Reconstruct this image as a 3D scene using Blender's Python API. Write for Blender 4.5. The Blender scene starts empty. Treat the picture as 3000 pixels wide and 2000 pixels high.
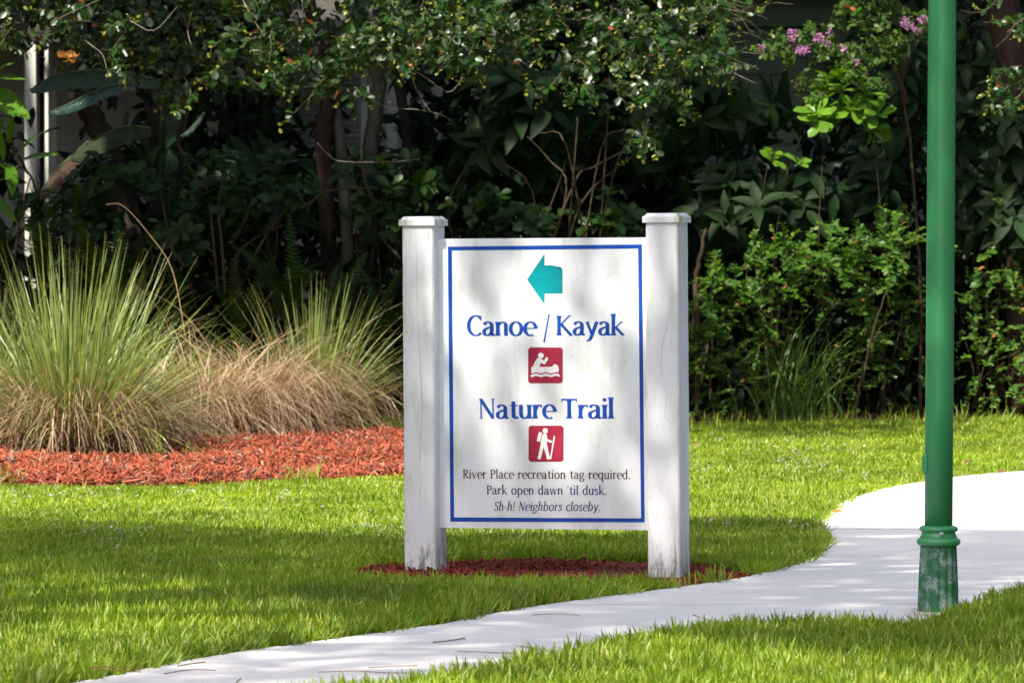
import bpy, bmesh, math, random
import numpy as np
from mathutils import Vector, Matrix, Euler

rng = np.random.default_rng(7)
random.seed(7)
R = math.radians
sc = bpy.context.scene
COL = sc.collection

# ------------------------------------------------------------------ camera, sky, sun, exposure
F_PX, HOR, CAMZ = 16728.0, 637.0, 1.5
TH = math.atan((1000 - HOR) / F_PX)
cam_d = bpy.data.cameras.new('camera')
cam_d.sensor_width = 36.0
cam_d.lens = F_PX / 3000 * 36
cam_d.clip_start = 0.5
cam_d.clip_end = 2000
cam_d.dof.use_dof = True
cam_d.dof.focus_distance = 23.6
cam_d.dof.aperture_fstop = 13.0
cam = bpy.data.objects.new('camera', cam_d)
COL.objects.link(cam)
cam.location = (0, 0, CAMZ)
cam.rotation_euler = (R(90) - TH, 0, 0)
sc.camera = cam

SUN_EL, SUN_AZ = R(52), R(40)      # azimuth: left of straight behind the camera
S = np.array([-math.cos(SUN_EL) * math.sin(SUN_AZ), -math.cos(SUN_EL) * math.cos(SUN_AZ), math.sin(SUN_EL)])
world = bpy.data.worlds.new('World')
sc.world = world
world.use_nodes = True
wn = world.node_tree
wn.nodes.clear()
sky = wn.nodes.new('ShaderNodeTexSky')
sky.sky_type = 'NISHITA'
sky.sun_disc = False
sky.sun_elevation = SUN_EL
sky.sun_rotation = math.atan2(S[0], S[1])
sky.air_density = 1.0
sky.dust_density = 3.5
sky.ozone_density = 0.6
bg = wn.nodes.new('ShaderNodeBackground')
bg.inputs['Strength'].default_value = 0.15
wo = wn.nodes.new('ShaderNodeOutputWorld')
wn.links.new(sky.outputs[0], bg.inputs[0])
wn.links.new(bg.outputs[0], wo.inputs[0])
sun_d = bpy.data.lights.new('sun', 'SUN')
sun_d.energy = 3.7
sun_d.angle = R(0.53)
sun_d.color = (1.0, 0.94, 0.82)
sun = bpy.data.objects.new('sun', sun_d)
COL.objects.link(sun)
sun.rotation_euler = Vector(S).to_track_quat('Z', 'Y').to_euler()
sc.view_settings.view_transform = 'Standard'
sc.view_settings.look = 'None'
sc.view_settings.gamma = 1
sc.view_settings.use_curve_mapping = False
sc.view_settings.exposure = 1.30
sc.render.engine = 'CYCLES'
sc.cycles.max_bounces = 6
sc.cycles.diffuse_bounces = 3
sc.cycles.glossy_bounces = 2
sc.cycles.transmission_bounces = 4
sc.cycles.use_denoising = True


# ------------------------------------------------------------------ measuring helpers
def at(px, py, Y):
    """world point seen at photograph pixel (px, py) at distance Y"""
    dx, up = (px - 1500) / F_PX, (1000 - py) / F_PX
    wy = math.cos(TH) + up * math.sin(TH)
    wz = up * math.cos(TH) - math.sin(TH)
    k = Y / wy
    return Vector((dx * k, Y, CAMZ + wz * k))


def gnd(px, py, z=0.0):
    dx, up = (px - 1500) / F_PX, (1000 - py) / F_PX
    wy = math.cos(TH) + up * math.sin(TH)
    wz = up * math.cos(TH) - math.sin(TH)
    k = (z - CAMZ) / wz
    return (dx * k, wy * k)


def topix(P):
    P = np.asarray(P, float)
    x, y, z = P[..., 0], P[..., 1], P[..., 2] - CAMZ
    fwd = y * math.cos(TH) - z * math.sin(TH)
    up = y * math.sin(TH) + z * math.cos(TH)
    return 1500 + F_PX * x / fwd, 1000 - F_PX * up / fwd


def nrm(v):
    return v / (np.linalg.norm(v, axis=-1, keepdims=True) + 1e-9)


def smooth_line(pts, n=8):
    P = [np.array(p, float) for p in pts]
    P = [2 * P[0] - P[1]] + P + [2 * P[-1] - P[-2]]
    out = []
    for i in range(1, len(P) - 2):
        for k in range(n):
            t = k / n
            a, b, c, d = P[i - 1], P[i], P[i + 1], P[i + 2]
            out.append(0.5 * ((2 * b) + (c - a) * t + (2 * a - 5 * b + 4 * c - d) * t * t + (3 * b - a - 3 * c + d) * t ** 3))
    out.append(P[-2])
    return out


def in_poly(x, y, poly):
    x = np.asarray(x); y = np.asarray(y)
    c = np.zeros(x.shape, bool)
    n = len(poly)
    for i in range(n):
        x1, y1 = poly[i]; x2, y2 = poly[(i + 1) % n]
        if y1 == y2:
            continue
        cond = ((y1 > y) != (y2 > y)) & (x < (x2 - x1) * (y - y1) / (y2 - y1) + x1)
        c ^= cond
    return c


# ------------------------------------------------------------------ object helpers
def tag(o, label=None, cat=None, group=None, kind=None):
    if label: o['label'] = label
    if cat: o['category'] = cat
    if group: o['group'] = group
    if kind: o['kind'] = kind
    return o


def empty(name, loc=(0, 0, 0), rot=(0, 0, 0)):
    o = bpy.data.objects.new(name, None)
    o.location = loc
    o.rotation_euler = rot
    o.empty_display_size = 0.1
    COL.objects.link(o)
    return o


def link(name, me, m, parent=None, world_coords=True):
    """link a mesh; vertices given in world coordinates are kept in place under the parent"""
    if m is not None and not me.materials:
        me.materials.append(m)
    o = bpy.data.objects.new(name, me)
    COL.objects.link(o)
    if parent is not None:
        o.parent = parent
        if world_coords:
            o.matrix_parent_inverse = (Matrix.Translation(parent.location) @ parent.rotation_euler.to_matrix().to_4x4()).inverted()
    return o


def mesh_np(name, V, F, att=None, smooth=True, patt=None):
    """V (n,3); F (m,k) all faces same size k"""
    V = np.asarray(V, np.float32); F = np.asarray(F, np.int32)
    me = bpy.data.meshes.new(name)
    me.vertices.add(len(V))
    me.vertices.foreach_set('co', V.ravel())
    m, k = F.shape
    me.loops.add(m * k)
    me.loops.foreach_set('vertex_index', F.ravel())
    me.polygons.add(m)
    me.polygons.foreach_set('loop_start', np.arange(0, m * k, k, dtype=np.int32))
    me.polygons.foreach_set('loop_total', np.full(m, k, np.int32))
    me.update(calc_edges=True)
    if smooth:
        me.polygons.foreach_set('use_smooth', np.ones(m, bool))
    if att is not None:
        a = me.attributes.new('rnd', 'FLOAT', 'FACE')
        a.data.foreach_set('value', np.asarray(att, np.float32))
    if patt is not None:
        a = me.attributes.new('along', 'FLOAT', 'POINT')
        a.data.foreach_set('value', np.asarray(patt, np.float32))
    return me


class MB:
    def __init__(s):
        s.v = []; s.f = []

    def add(s, V, F):
        n = len(s.v)
        s.v += [tuple(map(float, p)) for p in V]
        s.f += [tuple(i + n for i in f) for f in F]

    def box(s, x0, x1, y0, y1, z0, z1):
        s.add([(x0, y0, z0), (x1, y0, z0), (x1, y1, z0), (x0, y1, z0), (x0, y0, z1), (x1, y0, z1), (x1, y1, z1), (x0, y1, z1)],
              [(0, 3, 2, 1), (4, 5, 6, 7), (0, 1, 5, 4), (1, 2, 6, 5), (2, 3, 7, 6), (3, 0, 4, 7)])

    def tube(s, pts, rad, n=7):
        pts = [Vector(p) for p in pts]
        m = len(pts)
        if not hasattr(rad, '__len__'): rad = [rad] * m
        V = []
        a = None
        for i, p in enumerate(pts):
            t = (pts[min(i + 1, m - 1)] - pts[max(i - 1, 0)]).normalized()
            if a is None:
                a = t.orthogonal().normalized()
            a = (a - t * a.dot(t))
            a = a.normalized() if a.length > 1e-6 else t.orthogonal().normalized()
            b = t.cross(a)
            for k in range(n):
                w = 2 * math.pi * k / n
                V.append(p + (a * math.cos(w) + b * math.sin(w)) * rad[i])
        F = []
        for i in range(m - 1):
            for k in range(n):
                k2 = (k + 1) % n
                F.append((i * n + k, i * n + k2, (i + 1) * n + k2, (i + 1) * n + k))
        F.append(tuple(range(n))[::-1]); F.append(tuple((m - 1) * n + k for k in range(n)))
        s.add(V, F)

    def lathe(s, prof, n=32, c=(0, 0), wob=None):
        V = []; F = []
        for i, (r, z) in enumerate(prof):
            for k in range(n):
                w = 2 * math.pi * k / n
                rr = r * (1 + (wob(w, z) if wob else 0))
                V.append((c[0] + rr * math.cos(w), c[1] + rr * math.sin(w), z))
        for i in range(len(prof) - 1):
            for k in range(n):
                k2 = (k + 1) % n
                F.append((i * n + k, i * n + k2, (i + 1) * n + k2, (i + 1) * n + k))
        F.append(tuple(range(n))[::-1]); F.append(tuple((len(prof) - 1) * n + k for k in range(n)))
        s.add(V, F)

    def mesh(s, name, smooth=False):
        me = bpy.data.meshes.new(name)
        me.from_pydata(s.v, [], s.f)
        if smooth:
            me.polygons.foreach_set('use_smooth', [True] * len(me.polygons))
        me.update()
        return me

    def build(s, name, m, parent=None, smooth=False, world_coords=True):
        return link(name, s.mesh(name, smooth), m, parent, world_coords)


def bevel_obj(o, w, seg=2):
    b = o.modifiers.new('bevel', 'BEVEL'); b.width = w; b.segments = seg; b.limit_method = 'ANGLE'
    return o


# ------------------------------------------------------------------ materials
def new_mat(name):
    m = bpy.data.materials.new(name); m.use_nodes = True
    nt = m.node_tree
    return m, nt, nt.nodes['Principled BSDF'], nt.nodes['Material Output']


def N(nt, typ, **kw):
    n = nt.nodes.new(typ)
    for k, v in kw.items():
        if k in n.inputs: n.inputs[k].default_value = v
        else: setattr(n, k, v)
    return n


def ramp(nt, stops, interp='LINEAR'):
    r = nt.nodes.new('ShaderNodeValToRGB')
    r.color_ramp.interpolation = interp
    e = r.color_ramp.elements
    e[0].position = stops[0][0]; e[0].color = (*stops[0][1], 1)
    e[1].position = stops[-1][0]; e[1].color = (*stops[-1][1], 1)
    for p, c in stops[1:-1]:
        x = e.new(p); x.color = (*c, 1)
    return r


def leaf_mat(name, cols, rough=0.4, transl=0.35, tint=(1.6, 1.5, 0.5), grad=None, spec=0.5, sat_noise=0.0):
    m, nt, bs, out = new_mat(name)
    L = nt.links.new
    at_ = N(nt, 'ShaderNodeAttribute', attribute_name='rnd')
    oi = nt.nodes.new('ShaderNodeObjectInfo')
    ad = N(nt, 'ShaderNodeMath', operation='ADD'); L(at_.outputs['Fac'], ad.inputs[0]); L(oi.outputs['Random'], ad.inputs[1])
    fr = N(nt, 'ShaderNodeMath', operation='FRACT'); L(ad.outputs[0], fr.inputs[0])
    k = len(cols)
    rp = ramp(nt, [(i / (k - 1), c) for i, c in enumerate(cols)])
    L(fr.outputs[0], rp.inputs[0])
    col = rp.outputs[0]
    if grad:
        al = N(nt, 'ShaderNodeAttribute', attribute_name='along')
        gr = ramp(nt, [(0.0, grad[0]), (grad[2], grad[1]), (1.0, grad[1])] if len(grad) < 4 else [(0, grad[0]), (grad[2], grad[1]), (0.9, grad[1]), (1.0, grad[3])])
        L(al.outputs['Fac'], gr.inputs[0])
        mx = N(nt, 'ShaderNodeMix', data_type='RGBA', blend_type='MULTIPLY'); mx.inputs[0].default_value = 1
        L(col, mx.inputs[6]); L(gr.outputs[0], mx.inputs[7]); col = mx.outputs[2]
    if sat_noise:
        tc = nt.nodes.new('ShaderNodeNewGeometry')
        no = N(nt, 'ShaderNodeTexNoise', Scale=0.9, Detail=3.0)
        L(tc.outputs['Position'], no.inputs['Vector'])
        r2 = ramp(nt, [(0.3, (1 - sat_noise,) * 3), (0.7, (1 + sat_noise, 1 + sat_noise * .7, 1 - sat_noise * .5))])
        L(no.outputs['Fac'], r2.inputs[0])
        mx = N(nt, 'ShaderNodeMix', data_type='RGBA', blend_type='MULTIPLY'); mx.inputs[0].default_value = 1
        L(col, mx.inputs[6]); L(r2.outputs[0], mx.inputs[7]); col = mx.outputs[2]
    L(col, bs.inputs['Base Color'])
    bs.inputs['Roughness'].default_value = rough
    bs.inputs['Specular IOR Level'].default_value = spec
    if transl > 0:
        tb = nt.nodes.new('ShaderNodeBsdfTranslucent')
        tm = N(nt, 'ShaderNodeMix', data_type='RGBA', blend_type='MULTIPLY'); tm.inputs[0].default_value = 1
        tm.inputs[7].default_value = (*tint, 1)
        L(col, tm.inputs[6]); L(tm.outputs[2], tb.inputs[0])
        ms = nt.nodes.new('ShaderNodeMixShader'); ms.inputs[0].default_value = transl
        L(bs.outputs[0], ms.inputs[1]); L(tb.outputs[0], ms.inputs[2]); L(ms.outputs[0], out.inputs['Surface'])
    return m


def noise_mat(name, c1, c2, scale=10, rough=0.8, bump=0.2, bscale=None, stretch=(1, 1, 1), lo=0.35, hi=0.65, coord='Object', spec=0.3):
    m, nt, bs, out = new_mat(name)
    L = nt.links.new
    tc = nt.nodes.new('ShaderNodeTexCoord')
    mp = nt.nodes.new('ShaderNodeMapping'); mp.inputs['Scale'].default_value = stretch
    L(tc.outputs[coord], mp.inputs[0])
    no = N(nt, 'ShaderNodeTexNoise', Scale=scale, Detail=6.0, Roughness=0.6); L(mp.outputs[0], no.inputs['Vector'])
    rp = ramp(nt, [(lo, c1), (hi, c2)]); L(no.outputs['Fac'], rp.inputs[0])
    L(rp.outputs[0], bs.inputs['Base Color'])
    bs.inputs['Roughness'].default_value = rough
    bs.inputs['Specular IOR Level'].default_value = spec
    if bump:
        n2 = N(nt, 'ShaderNodeTexNoise', Scale=bscale or scale * 3, Detail=5.0); L(mp.outputs[0], n2.inputs['Vector'])
        bp = N(nt, 'ShaderNodeBump', Strength=bump, Distance=0.01); L(n2.outputs['Fac'], bp.inputs['Height']); L(bp.outputs[0], bs.inputs['Normal'])
    return m


def flat_mat(name, c, rough=0.5, spec=0.4):
    return noise_mat(name, tuple(x * .9 for x in c), tuple(min(1, x * 1.08) for x in c), scale=25, rough=rough, bump=0.03, spec=spec)


M = {}
M['soil'] = noise_mat('lawn_soil', (0.028, 0.040, 0.012), (0.06, 0.075, 0.022), scale=6, rough=0.95, bump=0.5, bscale=60)
M['bedsoil'] = noise_mat('bed_soil', (0.03, 0.016, 0.011), (0.09, 0.045, 0.028), scale=9, rough=0.95, bump=0.6, bscale=50)
M['mulchbase'] = noise_mat('mulch_base', (0.09, 0.016, 0.009), (0.24, 0.045, 0.022), scale=25, rough=0.9, bump=0.8, bscale=60)
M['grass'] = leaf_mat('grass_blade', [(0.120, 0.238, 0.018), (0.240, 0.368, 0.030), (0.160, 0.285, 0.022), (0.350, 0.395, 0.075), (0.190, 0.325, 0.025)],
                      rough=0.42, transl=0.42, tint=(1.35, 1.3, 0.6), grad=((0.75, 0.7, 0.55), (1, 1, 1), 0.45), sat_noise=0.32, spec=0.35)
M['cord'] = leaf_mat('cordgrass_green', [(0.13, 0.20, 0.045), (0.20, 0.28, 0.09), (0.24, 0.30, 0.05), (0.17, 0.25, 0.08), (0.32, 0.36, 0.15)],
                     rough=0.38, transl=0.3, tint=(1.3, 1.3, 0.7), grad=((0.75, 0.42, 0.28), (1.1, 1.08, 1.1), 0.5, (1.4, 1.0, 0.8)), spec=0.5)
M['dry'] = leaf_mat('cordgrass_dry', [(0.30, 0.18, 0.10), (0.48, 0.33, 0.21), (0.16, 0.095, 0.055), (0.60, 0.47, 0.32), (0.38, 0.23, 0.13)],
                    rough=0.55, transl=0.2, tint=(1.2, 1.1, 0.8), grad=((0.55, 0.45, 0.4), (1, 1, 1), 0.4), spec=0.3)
M['weed'] = leaf_mat('weed_blade', [(0.05, 0.11, 0.02), (0.08, 0.16, 0.03), (0.13, 0.20, 0.04)], transl=0.4)
M['smallleaf'] = leaf_mat('small_round_leaf', [(0.0083, 0.0295, 0.0045), (0.0156, 0.0492, 0.0060), (0.0115, 0.0361, 0.0050), (0.0234, 0.0655, 0.0055), (0.0093, 0.0328, 0.0055)], rough=0.36, transl=0.22, tint=(1.8, 1.8, 0.4), spec=0.5)
M['youngleaf'] = leaf_mat('young_yellow_leaf', [(0.1152, 0.1742, 0.0144), (0.2160, 0.2376, 0.0216), (0.1440, 0.2138, 0.0216), (0.2592, 0.2138, 0.0360)], rough=0.4, transl=0.4, tint=(1.3, 1.2, 0.5))
M['redleaf'] = leaf_mat('old_red_leaf', [(0.35, 0.10, 0.03), (0.42, 0.17, 0.05), (0.30, 0.06, 0.03)], rough=0.4, transl=0.3, tint=(1.3, 1, 0.5))
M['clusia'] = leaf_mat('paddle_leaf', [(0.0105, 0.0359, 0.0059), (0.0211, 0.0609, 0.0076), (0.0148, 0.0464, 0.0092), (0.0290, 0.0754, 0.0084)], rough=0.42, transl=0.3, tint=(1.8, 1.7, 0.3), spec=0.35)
M['clusia_lit'] = leaf_mat('lime_paddle_leaf', [(0.0975, 0.2145, 0.0175), (0.1365, 0.2730, 0.0215), (0.0878, 0.1852, 0.0195)], rough=0.33, transl=0.35, tint=(1.5, 1.4, 0.4), spec=0.45)  # brighter copy of the paddle leaf; sunlight is put into the colour
M['broad'] = leaf_mat('broad_dark_leaf', [(0.0051, 0.0166, 0.0040), (0.0101, 0.0298, 0.0063), (0.0072, 0.0229, 0.0058), (0.0126, 0.0374, 0.0070)], rough=0.6, transl=0.25, tint=(1.7, 1.7, 0.4), spec=0.2)
M['compound'] = leaf_mat('small_oval_leaflet', [(0.0324, 0.0924, 0.0103), (0.0647, 0.1572, 0.0148), (0.0416, 0.1202, 0.0133), (0.0832, 0.1849, 0.0163), (0.1109, 0.1756, 0.0222)], rough=0.45, transl=0.38, tint=(1.7, 1.6, 0.4), spec=0.3)
M['crape'] = leaf_mat('crape_leaf', [(0.0316, 0.0810, 0.0126), (0.0720, 0.1530, 0.0180), (0.0450, 0.1080, 0.0162)], rough=0.45, transl=0.4, tint=(1.7, 1.6, 0.4), spec=0.3)
M['fern'] = leaf_mat('fern_frond', [(0.0154, 0.0434, 0.0070), (0.0280, 0.0735, 0.0098), (0.0420, 0.0770, 0.0098)], rough=0.5, transl=0.35, tint=(1.7, 1.6, 0.4), spec=0.3)
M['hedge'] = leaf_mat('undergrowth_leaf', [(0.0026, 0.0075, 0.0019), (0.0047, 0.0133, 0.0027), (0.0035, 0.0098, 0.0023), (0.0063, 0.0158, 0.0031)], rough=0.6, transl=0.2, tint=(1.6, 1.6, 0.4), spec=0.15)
M['tileaf'] = leaf_mat('ti_leaf', [(0.07, 0.19, 0.012), (0.11, 0.26, 0.02), (0.05, 0.14, 0.012)], rough=0.36, transl=0.4, tint=(1.6, 1.5, 0.4))
M['flower'] = leaf_mat('pink_flower', [(0.3757, 0.1445, 0.3468), (0.4769, 0.2312, 0.4335), (0.4335, 0.1878, 0.2890)], rough=0.6, transl=0.3, tint=(1.1, 1, 1.1))
M['white_flower'] = leaf_mat('white_flower', [(0.72, 0.66, 0.78), (0.85, 0.82, 0.85), (0.7, 0.6, 0.75)], rough=0.6, transl=0.2, tint=(1, 1, 1))
M['mulch'] = leaf_mat('mulch_chip', [(0.2105, 0.0391, 0.0194), (0.3400, 0.0791, 0.0369), (0.1214, 0.0242, 0.0136), (0.2915, 0.0578, 0.0272), (0.4048, 0.1303, 0.0680), (0.1700, 0.0326, 0.0174), (0.3238, 0.0698, 0.0311), (0.0810, 0.0279, 0.0194), (0.3562, 0.2607, 0.1749)], rough=0.75, transl=0, spec=0.2)
M['mulch_shaded'] = leaf_mat('shaded_mulch_chip', [(0.1650, 0.0248, 0.0121), (0.2310, 0.0413, 0.0193), (0.1100, 0.0193, 0.0110), (0.1980, 0.0330, 0.0165)], rough=0.75, transl=0, spec=0.2)  # red chips darkened; the shade around the sign is put into their colour
M['litter'] = leaf_mat('leaf_litter', [(0.0960, 0.0420, 0.0240), (0.1680, 0.0720, 0.0420), (0.0600, 0.0300, 0.0180), (0.1920, 0.1200, 0.0720)], rough=0.8, transl=0, spec=0.2)
M['twig'] = noise_mat('grey_twig', (0.20, 0.17, 0.14), (0.42, 0.38, 0.33), scale=30, bump=0.1)
M['baretwig'] = noise_mat('bare_twig_bark', (0.11, 0.09, 0.07), (0.24, 0.21, 0.18), scale=30, bump=0.1)
M['spray'] = noise_mat('young_twig', (0.10, 0.085, 0.05), (0.19, 0.17, 0.11), scale=30, bump=0)
M['bark'] = noise_mat('brown_bark', (0.0123, 0.0091, 0.0063), (0.0385, 0.0297, 0.0210), scale=14, bump=0.7, bscale=40, stretch=(1, 1, 0.25))
M['redbark'] = noise_mat('red_peeling_bark', (0.0108, 0.0048, 0.0036), (0.0390, 0.0180, 0.0120), scale=12, bump=0.8, bscale=35, stretch=(1, 1, 0.35))
M['palebark'] = noise_mat('pale_bark', (0.0350, 0.0300, 0.0225), (0.0950, 0.0850, 0.0650), scale=10, bump=0.5, bscale=30, stretch=(1, 1, 0.4))
M['stem'] = noise_mat('tan_stem', (0.0322, 0.0211, 0.0112), (0.0694, 0.0471, 0.0248), scale=20, bump=0.3)
M['siding'] = noise_mat('green_grey_siding', (0.115, 0.145, 0.10), (0.14, 0.175, 0.12), scale=3, rough=0.6, bump=0.05)
M['stucco'] = noise_mat('grey_stucco', (0.62, 0.60, 0.59), (0.68, 0.66, 0.64), scale=4, rough=0.9, bump=0.25, bscale=120)
M['white'] = noise_mat('white_trim', (0.72, 0.71, 0.66), (0.8, 0.79, 0.75), scale=3, rough=0.5, bump=0.03)
M['shutter'] = noise_mat('shutter_paint', (0.56, 0.55, 0.52), (0.62, 0.61, 0.58), scale=6, rough=0.6, bump=0.03)
M['roof'] = noise_mat('roof_shingle', (0.05, 0.045, 0.04), (0.10, 0.09, 0.08), scale=15, rough=0.9, bump=0.4)
M['glass'], _nt, _b, _o = new_mat('window_glass')
_b.inputs['Base Color'].default_value = (0.01, 0.012, 0.012, 1); _b.inputs['Roughness'].default_value = 0.08
M['arrow'] = flat_mat('teal_print', (0.0, 0.25, 0.28), rough=0.35)
M['blue'] = flat_mat('blue_print', (0.006, 0.062, 0.36), rough=0.35)
M['navy'] = flat_mat('navy_print', (0.022, 0.035, 0.16), rough=0.4)
M['maroon_text'] = flat_mat('maroon_lettering', (0.085, 0.022, 0.035), rough=0.4)
M['maroon'] = flat_mat('maroon_plate', (0.33, 0.018, 0.050), rough=0.4)
M['maroon_edge'] = flat_mat('maroon_plate_edge', (0.17, 0.014, 0.03), rough=0.4)
M['icon'] = flat_mat('white_print', (0.74, 0.74, 0.74), rough=0.4)
M['hole'] = flat_mat('dark_gap', (0.01, 0.012, 0.012), rough=0.8)
M['bolt'] = noise_mat('bolt_metal', (0.35, 0.36, 0.33), (0.6, 0.6, 0.56), scale=60, rough=0.5, bump=0.2)


def concrete():
    m, nt, bs, out = new_mat('pale_concrete')
    L = nt.links.new
    g = nt.nodes.new('ShaderNodeNewGeometry')
    a = N(nt, 'ShaderNodeTexNoise', Scale=1.3, Detail=5.0); L(g.outputs['Position'], a.inputs['Vector'])
    b = N(nt, 'ShaderNodeTexNoise', Scale=140.0, Detail=3.0); L(g.outputs['Position'], b.inputs['Vector'])
    r1 = ramp(nt, [(0.3, (0.61, 0.575, 0.55)), (0.7, (0.70, 0.665, 0.635))]); L(a.outputs['Fac'], r1.inputs[0])
    r2 = ramp(nt, [(0.3, (0.88, 0.88, 0.88)), (0.6, (1, 1, 1))]); L(b.outputs['Fac'], r2.inputs[0])
    mx = N(nt, 'ShaderNodeMix', data_type='RGBA', blend_type='MULTIPLY'); mx.inputs[0].default_value = 1
    L(r1.outputs[0], mx.inputs[6]); L(r2.outputs[0], mx.inputs[7])
    # sparse dark specks and stains
    v = N(nt, 'ShaderNodeTexNoise', Scale=3.5, Detail=8.0, Roughness=0.75); L(g.outputs['Position'], v.inputs['Vector'])
    r3 = ramp(nt, [(0.64, (1, 1, 1)), (0.76, (0.72, 0.69, 0.64))]); L(v.outputs['Fac'], r3.inputs[0])
    m2 = N(nt, 'ShaderNodeMix', data_type='RGBA', blend_type='MULTIPLY'); m2.inputs[0].default_value = 1
    L(mx.outputs[2], m2.inputs[6]); L(r3.outputs[0], m2.inputs[7])
    L(m2.outputs[2], bs.inputs['Base Color'])
    bs.inputs['Roughness'].default_value = 0.85
    bp = N(nt, 'ShaderNodeBump', Strength=0.25, Distance=0.004); L(b.outputs['Fac'], bp.inputs['Height']); L(bp.outputs[0], bs.inputs['Normal'])
    return m


M['concrete'] = concrete()


def sign_white(name, base, moss_z=None, crack=None, streak=0.35):
    m, nt, bs, out = new_mat(name)
    L = nt.links.new
    tc = nt.nodes.new('ShaderNodeTexCoord')
    mp = nt.nodes.new('ShaderNodeMapping'); mp.inputs['Scale'].default_value = (1, 1, 0.22)
    L(tc.outputs['Object'], mp.inputs[0])
    a = N(nt, 'ShaderNodeTexNoise', Scale=14.0, Detail=7.0, Roughness=0.65); L(mp.outputs[0], a.inputs['Vector'])
    r1 = ramp(nt, [(0.50, (1, 1, 1)), (0.72, (1 - streak * .55, 1 - streak * .5, 1 - streak * .85))]); L(a.outputs['Fac'], r1.inputs[0])
    mx = N(nt, 'ShaderNodeMix', data_type='RGBA', blend_type='MULTIPLY'); mx.inputs[0].default_value = 1
    mx.inputs[6].default_value = (*base, 1); L(r1.outputs[0], mx.inputs[7])
    col = mx.outputs[2]
    # small nicks
    sp = N(nt, 'ShaderNodeTexVoronoi', Scale=22.0); L(tc.outputs['Object'], sp.inputs['Vector'])
    rs = ramp(nt, [(0.045, (0.45, 0.42, 0.36)), (0.075, (1, 1, 1))]); L(sp.outputs['Distance'], rs.inputs[0])
    m3 = N(nt, 'ShaderNodeMix', data_type='RGBA', blend_type='MULTIPLY'); m3.inputs[0].default_value = 0.8
    L(col, m3.inputs[6]); L(rs.outputs[0], m3.inputs[7]); col = m3.outputs[2]
    sx = nt.nodes.new('ShaderNodeSeparateXYZ'); L(tc.outputs['Object'], sx.inputs[0])
    if moss_z:
        n = N(nt, 'ShaderNodeTexNoise', Scale=26.0, Detail=8.0, Roughness=0.75); L(mp.outputs[0], n.inputs['Vector'])
        mr = N(nt, 'ShaderNodeMapRange'); L(sx.outputs['Z'], mr.inputs[0])
        mr.inputs[1].default_value = 0.0; mr.inputs[2].default_value = moss_z; mr.inputs[3].default_value = 0.15; mr.inputs[4].default_value = -0.14
        ad = N(nt, 'ShaderNodeMath', operation='ADD'); L(n.outputs['Fac'], ad.inputs[0]); L(mr.outputs[0], ad.inputs[1])
        rm = ramp(nt, [(0.57, (0, 0, 0)), (0.70, (0.85, 0.85, 0.85))]); L(ad.outputs[0], rm.inputs[0])
        m2 = N(nt, 'ShaderNodeMix', data_type='RGBA'); L(rm.outputs[0], m2.inputs[0]); L(col, m2.inputs[6])
        m2.inputs[7].default_value = (0.14, 0.15, 0.09, 1); col = m2.outputs[2]
    L(col, bs.inputs['Base Color'])
    bs.inputs['Roughness'].default_value = 0.5
    n2 = N(nt, 'ShaderNodeTexNoise', Scale=60.0, Detail=6.0); L(mp.outputs[0], n2.inputs['Vector'])
    bp = N(nt, 'ShaderNodeBump', Strength=0.35, Distance=0.004); L(n2.outputs['Fac'], bp.inputs['Height']); L(bp.outputs[0], bs.inputs['Normal'])
    return m


M['panel'] = sign_white('sign_panel_white', (0.73, 0.745, 0.77), streak=0.32)
M['post'] = sign_white('sign_post_white', (0.70, 0.70, 0.73), moss_z=0.42, streak=0.42)
M['cap'] = sign_white('post_cap_white', (0.70, 0.70, 0.72), streak=1.2)


def green_paint(name, wear_shade):
    m, nt, bs, out = new_mat(name)
    L = nt.links.new
    tc = nt.nodes.new('ShaderNodeTexCoord')
    mp = nt.nodes.new('ShaderNodeMapping'); mp.inputs['Scale'].default_value = (1, 1, 0.35)
    L(tc.outputs['Object'], mp.inputs[0])
    a = N(nt, 'ShaderNodeTexNoise', Scale=6.0, Detail=4.0); L(mp.outputs[0], a.inputs['Vector'])
    kk = .48 if wear_shade else 1  # base green darkened to paint in shade; the speckles below are worn paint
    r1 = ramp(nt, [(0.3, (0.038 * kk, 0.235 * kk, 0.088 * kk)), (0.7, (0.050 * kk, 0.285 * kk, 0.105 * kk))]); L(a.outputs['Fac'], r1.inputs[0])
    col = r1.outputs[0]
    if wear_shade:
        m5 = nt.nodes.new('ShaderNodeMapping'); m5.inputs['Scale'].default_value = (1, 1, 0.6); L(tc.outputs['Object'], m5.inputs[0])
        n = N(nt, 'ShaderNodeTexNoise', Scale=150.0, Detail=8.0, Roughness=0.8); L(m5.outputs[0], n.inputs['Vector'])
        n3 = N(nt, 'ShaderNodeTexNoise', Scale=16.0, Detail=3.0); L(tc.outputs['Object'], n3.inputs['Vector'])
        ad = N(nt, 'ShaderNodeMath', operation='MULTIPLY'); L(n.outputs['Fac'], ad.inputs[0]); L(n3.outputs['Fac'], ad.inputs[1])
        rm = ramp(nt, [(0.25, (0, 0, 0)), (0.33, (0.62, 0.62, 0.62))]); L(ad.outputs[0], rm.inputs[0])
        m2 = N(nt, 'ShaderNodeMix', data_type='RGBA'); L(rm.outputs[0], m2.inputs[0]); L(col, m2.inputs[6])
        m2.inputs[7].default_value = (0.36, 0.43, 0.44, 1); col = m2.outputs[2]
        bp = N(nt, 'ShaderNodeBump', Strength=0.6, Distance=0.006); L(n.outputs['Fac'], bp.inputs['Height']); L(bp.outputs[0], bs.inputs['Normal'])
    L(col, bs.inputs['Base Color'])
    bs.inputs['Roughness'].default_value = 0.75 if wear_shade else 0.33
    return m


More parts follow.
